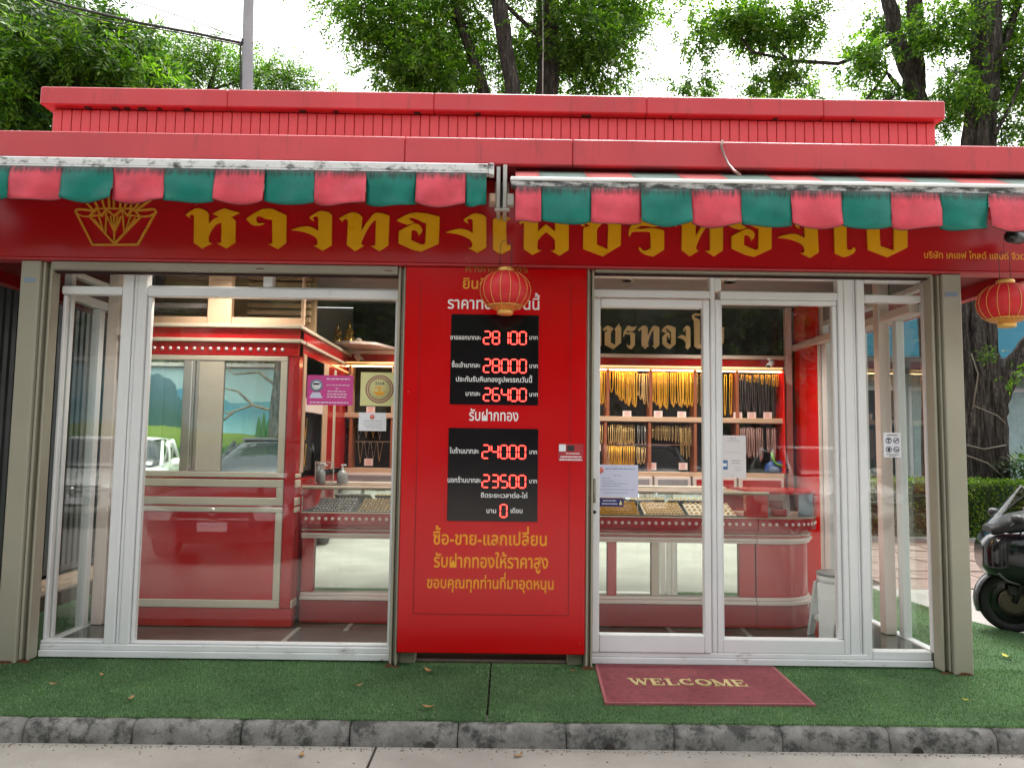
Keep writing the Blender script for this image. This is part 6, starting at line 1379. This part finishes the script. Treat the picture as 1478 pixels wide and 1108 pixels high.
# ------------------------------------------------------------------ across the road, seen in the mirrors and glass
def car(x, y, yaw, paint, label):
    t_ = empty('parked_car', (x, y, -.106), label, 'car', None, rz=yaw); t_.scale = (1.0, 1.0, 1.06)
    def cp(b, n_, m): return b.build(n_, m, t_, local=True)
    cp(B().loft([(0, 0, .50, .62, .16), (-.08, 0, .50, .78, .24), (-.3, 0, .52, .86, .29), (-.9, 0, .56, .89, .34), (-1.3, 0, .60, .90, .38), (-3.4, 0, .62, .90, .40), (-4.1, 0, .62, .87, .38), (-4.4, 0, .60, .78, .30), (-4.45, 0, .58, .6, .2)], 32, 5, 'Y'), 'body', paint)
    cp(B().loft([(-.98, 0, .93, .62, .03), (-1.25, 0, 1.02, .72, .12), (-1.75, 0, 1.12, .70, .27), (-2.2, 0, 1.14, .68, .31), (-3.3, 0, 1.14, .67, .31), (-3.8, 0, 1.08, .66, .20), (-4.15, 0, .98, .60, .06)], 28, 4.2, 'Y'), 'glasshouse', 'car_glass')
    cp(B().loft([(-1.85, 0, 1.415, .52, .012), (-2.1, 0, 1.43, .60, .035), (-3.2, 0, 1.43, .60, .035), (-3.5, 0, 1.41, .5, .012)], 20, 4, 'Y'), 'roof', paint)
    for s_ in (-1, 1):
        cp(B().tube([(s_*.76, -1.12, .96), (s_*.655, -1.85, 1.38)], .035, 8), 'pillar', paint); cp(B().tube([(s_*.71, -2.55, .98), (s_*.66, -2.55, 1.40)], .035, 8), 'pillar', paint); cp(B().tube([(s_*.72, -3.9, 1.0), (s_*.62, -3.45, 1.40)], .05, 8), 'pillar', paint)
        cp(B().loft([(-1.36, s_*.98, 1.00, .04, .03), (-1.42, s_*.99, 1.0, .11, .075), (-1.52, s_*.99, 1.0, .10, .07)], 16, 2.6, 'Y'), 'wing_mirror', paint)
        cp(B().prism([(s_*.45, .62), (s_*.80, .70), (s_*.84, .58), (s_*.78, .52), (s_*.50, .52)], .02, -.30), 'headlight', 'car_lamp')
        for yy in (-.85, -3.55):
            w_ = cp(B().lathe([(.001, -.09), (.19, -.10), (.31, -.10), (.325, -.08), (.325, .08), (.31, .10), (.001, .10)], (s_*.80, yy, .325), 28, 'X'), 'wheel', 'tyre'); B().lathe([(.001, -.108), (.18, -.106), (.20, -.10), (.20, .10), (.18, .106), (.001, .108)], (s_*.80, yy, .325), 20, 'X').build('hub', 'steel', w_, local=True)
    for z in (.52, .60, .67): cp(B().box(-.42, .42, -.03, .035, z, z+.022, b=.006), 'grille_bar', 'chrome')
    cp(B().box(-.40, .40, -.035, .025, .36, .50, b=.01), 'lower_grille', 'black_matte'); cp(B().box(-.17, .17, .012, .045, .40, .50, b=.003), 'number_plate', 'paper_white'); cp(B().lathe([(.001, 0), (.05, 0), (.05, .02), (.001, .02)], (0, .035, .62), 20, 'Y'), 'badge', 'chrome')
car(-3.45, -4.1, rad(-4), 'car_black', 'black saloon parked with its nose to the shop, mirrored in the right booth window')
car(-7.15, -7.7, rad(-16), 'car_white', 'white saloon parked with its nose to the shop, mirrored in the left booth window')
car(2.6, -8.4, rad(3), 'car_grey', 'grey saloon parked opposite the sliding door, mirrored faintly in its glass')
car(6.2, -8.6, rad(2), 'car_white', 'white saloon parked opposite the right corner of the shop')

# painted landscape wall across the road, seen in the booth mirrors
mw = empty('mural_wall', (-7.5, -12, -.106), 'wall painted with blue mountains, cypresses and green meadow across the road', 'wall')
KS = 3.25
def mx(x): return x*KS
def mz(z): return 1.37+(z-1.37)*KS
box('wall', 'building_grey', mw, mx(-3.4), mx(-1.50), -12.3, -12.06, -.12, 3.12)
box('wall_cap', 'pale_concrete', mw, mx(-3.42), mx(-1.49), -12.34, -11.98, 3.13, 3.22)
box('painted_sky', 'mural_sky', mw, mx(-3.38), mx(-1.52), -12.055, -12.05, .3, 3.1, b=0)
def flat(name, m, top, z0, k):
    y = -12.045+.006*k
    b = B().prism([(mx(top[0][0]), max(.02, mz(z0)))]+[(mx(a), mz(c)) for a, c in top]+[(mx(top[-1][0]), max(.02, mz(z0)))], y, y+.003); return b.build(name, m, mw)
rm = random.Random(11)
XA, XB = -3.36, -1.53
def ridge(n, f, j_=.006): return [(XA+(XB-XA)*i/n, f(XA+(XB-XA)*i/n)+rm.uniform(-j_, j_)) for i in range(n+1)]
flat('painted_mountain', 'mural_blue', ridge(50, lambda x: 1.70+.055*math.sin(x*4.5+.4)+.02*math.sin(x*13)), 1.0, 0)
flat('painted_mountain', 'mural_blue2', ridge(50, lambda x: 1.63+.05*math.sin(x*6+2.1)+.015*math.sin(x*17)), 1.0, 1)
flat('painted_cliff', 'mural_cliff', [(-2.62, 1.84), (-2.55, 1.86), (-2.50, 1.83), (-2.46, 1.82), (-2.42, 1.78), (-2.40, 1.70), (-2.36, 1.66), (-2.32, 1.60), (-2.28, 1.57), (-2.24, 1.52), (-2.2, 1.46)], 1.3, 2)
flat('painted_wood', 'mural_tree', [(-2.38, 1.44), (-2.35, 1.56), (-2.33, 1.585), (-2.31, 1.60), (-2.29, 1.575), (-2.27, 1.565), (-2.24, 1.55), (-2.22, 1.53), (-2.18, 1.46)], 1.3, 3)
flat('painted_meadow', 'mural_green', ridge(40, lambda x: 1.455+.035*math.sin(x*3+3.6)), 1.0, 4)
flat('painted_hedge', 'mural_tree', ridge(70, lambda x: 1.335+.012*math.sin(x*22), .010), 1.25, 5)
flat('painted_field', 'mural_green2', ridge(40, lambda x: 1.285+.01*math.sin(x*9)), 1.0, 6)
for x, h in ((-1.80, .14), (-1.765, .17), (-1.73, .12), (-1.67, .16), (-1.645, .13)):
    flat('painted_cypress', 'mural_cypress', [(x-.020, 1.42), (x-.018, 1.42+h*.3), (x-.012, 1.42+h*.62), (x-.006, 1.42+h*.85), (x, 1.42+h), (x+.007, 1.42+h*.8), (x+.013, 1.42+h*.55), (x+.019, 1.42+h*.28), (x+.020, 1.42)], 1.41, 7)
for i in range(9):
    x = -1.90+.04*i+rm.uniform(-.01, .01); flat('painted_flowers', 'print_gold' if i % 2 else 'stamp_red', [(x-.007, 1.385), (x-.003, 1.395), (x+.005, 1.394), (x+.008, 1.385)], 1.378, 8)
for x, z, r_ in ((-2.0, 1.305, .045), (-1.93, 1.315, .05), (-2.30, 1.30, .05)):
    flat('painted_bush', 'mural_tree', [(x-r_*1.3, z-r_*.3), (x-r_, z+r_*.3), (x-r_*.5, z+r_*.7), (x, z+r_*.9), (x+r_*.5, z+r_*.75), (x+r_, z+r_*.35), (x+r_*1.3, z-r_*.3)], z-r_*.6, 8)
mt = empty('tree', (-4.75, -9.6, -.106), 'thin bare branched tree across the road beside the painted wall', 'tree')
b = B(); limb(b, [(-4.72, -9.6, -.106), (-4.76, -9.6, 1.5), (-4.70, -9.6, 3.0), (-4.8, -9.6, 5.5)], .14, .08, 5, 14); b.build('trunk', 'bark', mt)
for pts in ([(-4.75, -9.6, 2.0), (-5.2, -9.6, 2.12), (-5.7, -9.6, 1.95), (-6.1, -9.6, 2.1)], [(-5.2, -9.6, 2.12), (-5.5, -9.55, 2.4), (-6.0, -9.55, 2.5)], [(-4.72, -9.6, 2.5), (-5.1, -9.6, 2.8), (-5.6, -9.6, 2.75), (-5.9, -9.6, 3.0)], [(-5.6, -9.6, 1.98), (-5.75, -9.5, 1.8), (-6.0, -9.5, 1.78)]):
    b = B(); limb(b, pts, .035, .012, 7, 7); b.build('branch', 'bark_pale', mt)
leaves('crown', 'leaf_mid', [((-4.8, -9.6, 5.6), (1.6, 1.2, 1.0), 1)], 500, 7, .3, .2, .09, .4, 123, mt, .4)
hall = empty('backdrop_building', (0, -27, -.12), 'unseen long dark building added across the road to darken the glass reflections', 'building')  # dark backdrop added so the shop glass does not mirror bright sky
box('wall', 'building_dark', hall, -32, 32, -34, -27, -.12, 10.5)
for i in range(5): box('floor_edge', 'building_grey', hall, -32, 32, -27.25, -27.01, 2.6+i*1.9, 2.85+i*1.9)
for i in range(13): box('column', 'building_grey', hall, -31+i*5.1, -30.6+i*5.1, -27.5, -27.26, -.12, 10.5)
for i, (x, h, sd_) in enumerate(((-15, 7.0, 1), (-9.5, 8.0, 2), (-4, 7.2, 3), (1.6, 8.0, 4), (7, 7.4, 5), (13, 7.8, 6))):
    l_ = ('leftmost street tree across the road', 'second street tree from the left across the road', 'third street tree from the left across the road', 'third street tree from the right across the road', 'second street tree from the right across the road', 'rightmost street tree across the road')[i]
    tree((x, -17, -.12), l_, [([(x, -17, -.12), (x+.2, -17, 2.2), (x-.1, -17, h*.7)], .16, .08)], [((x+dx, -17+dy, h*.62+dz), (1.7, 1.4, 1.5), 1) for dx, dy, dz in ((-1.4, 0, .2), (1.3, .3, 0), (0, -.5, 1.3), (.2, .4, -1.0))], 'leaf_dark', 1100, k=7, slen=.34, llen=.26, lw=.12, droop=.4, seed=90+sd_, clump=.5)
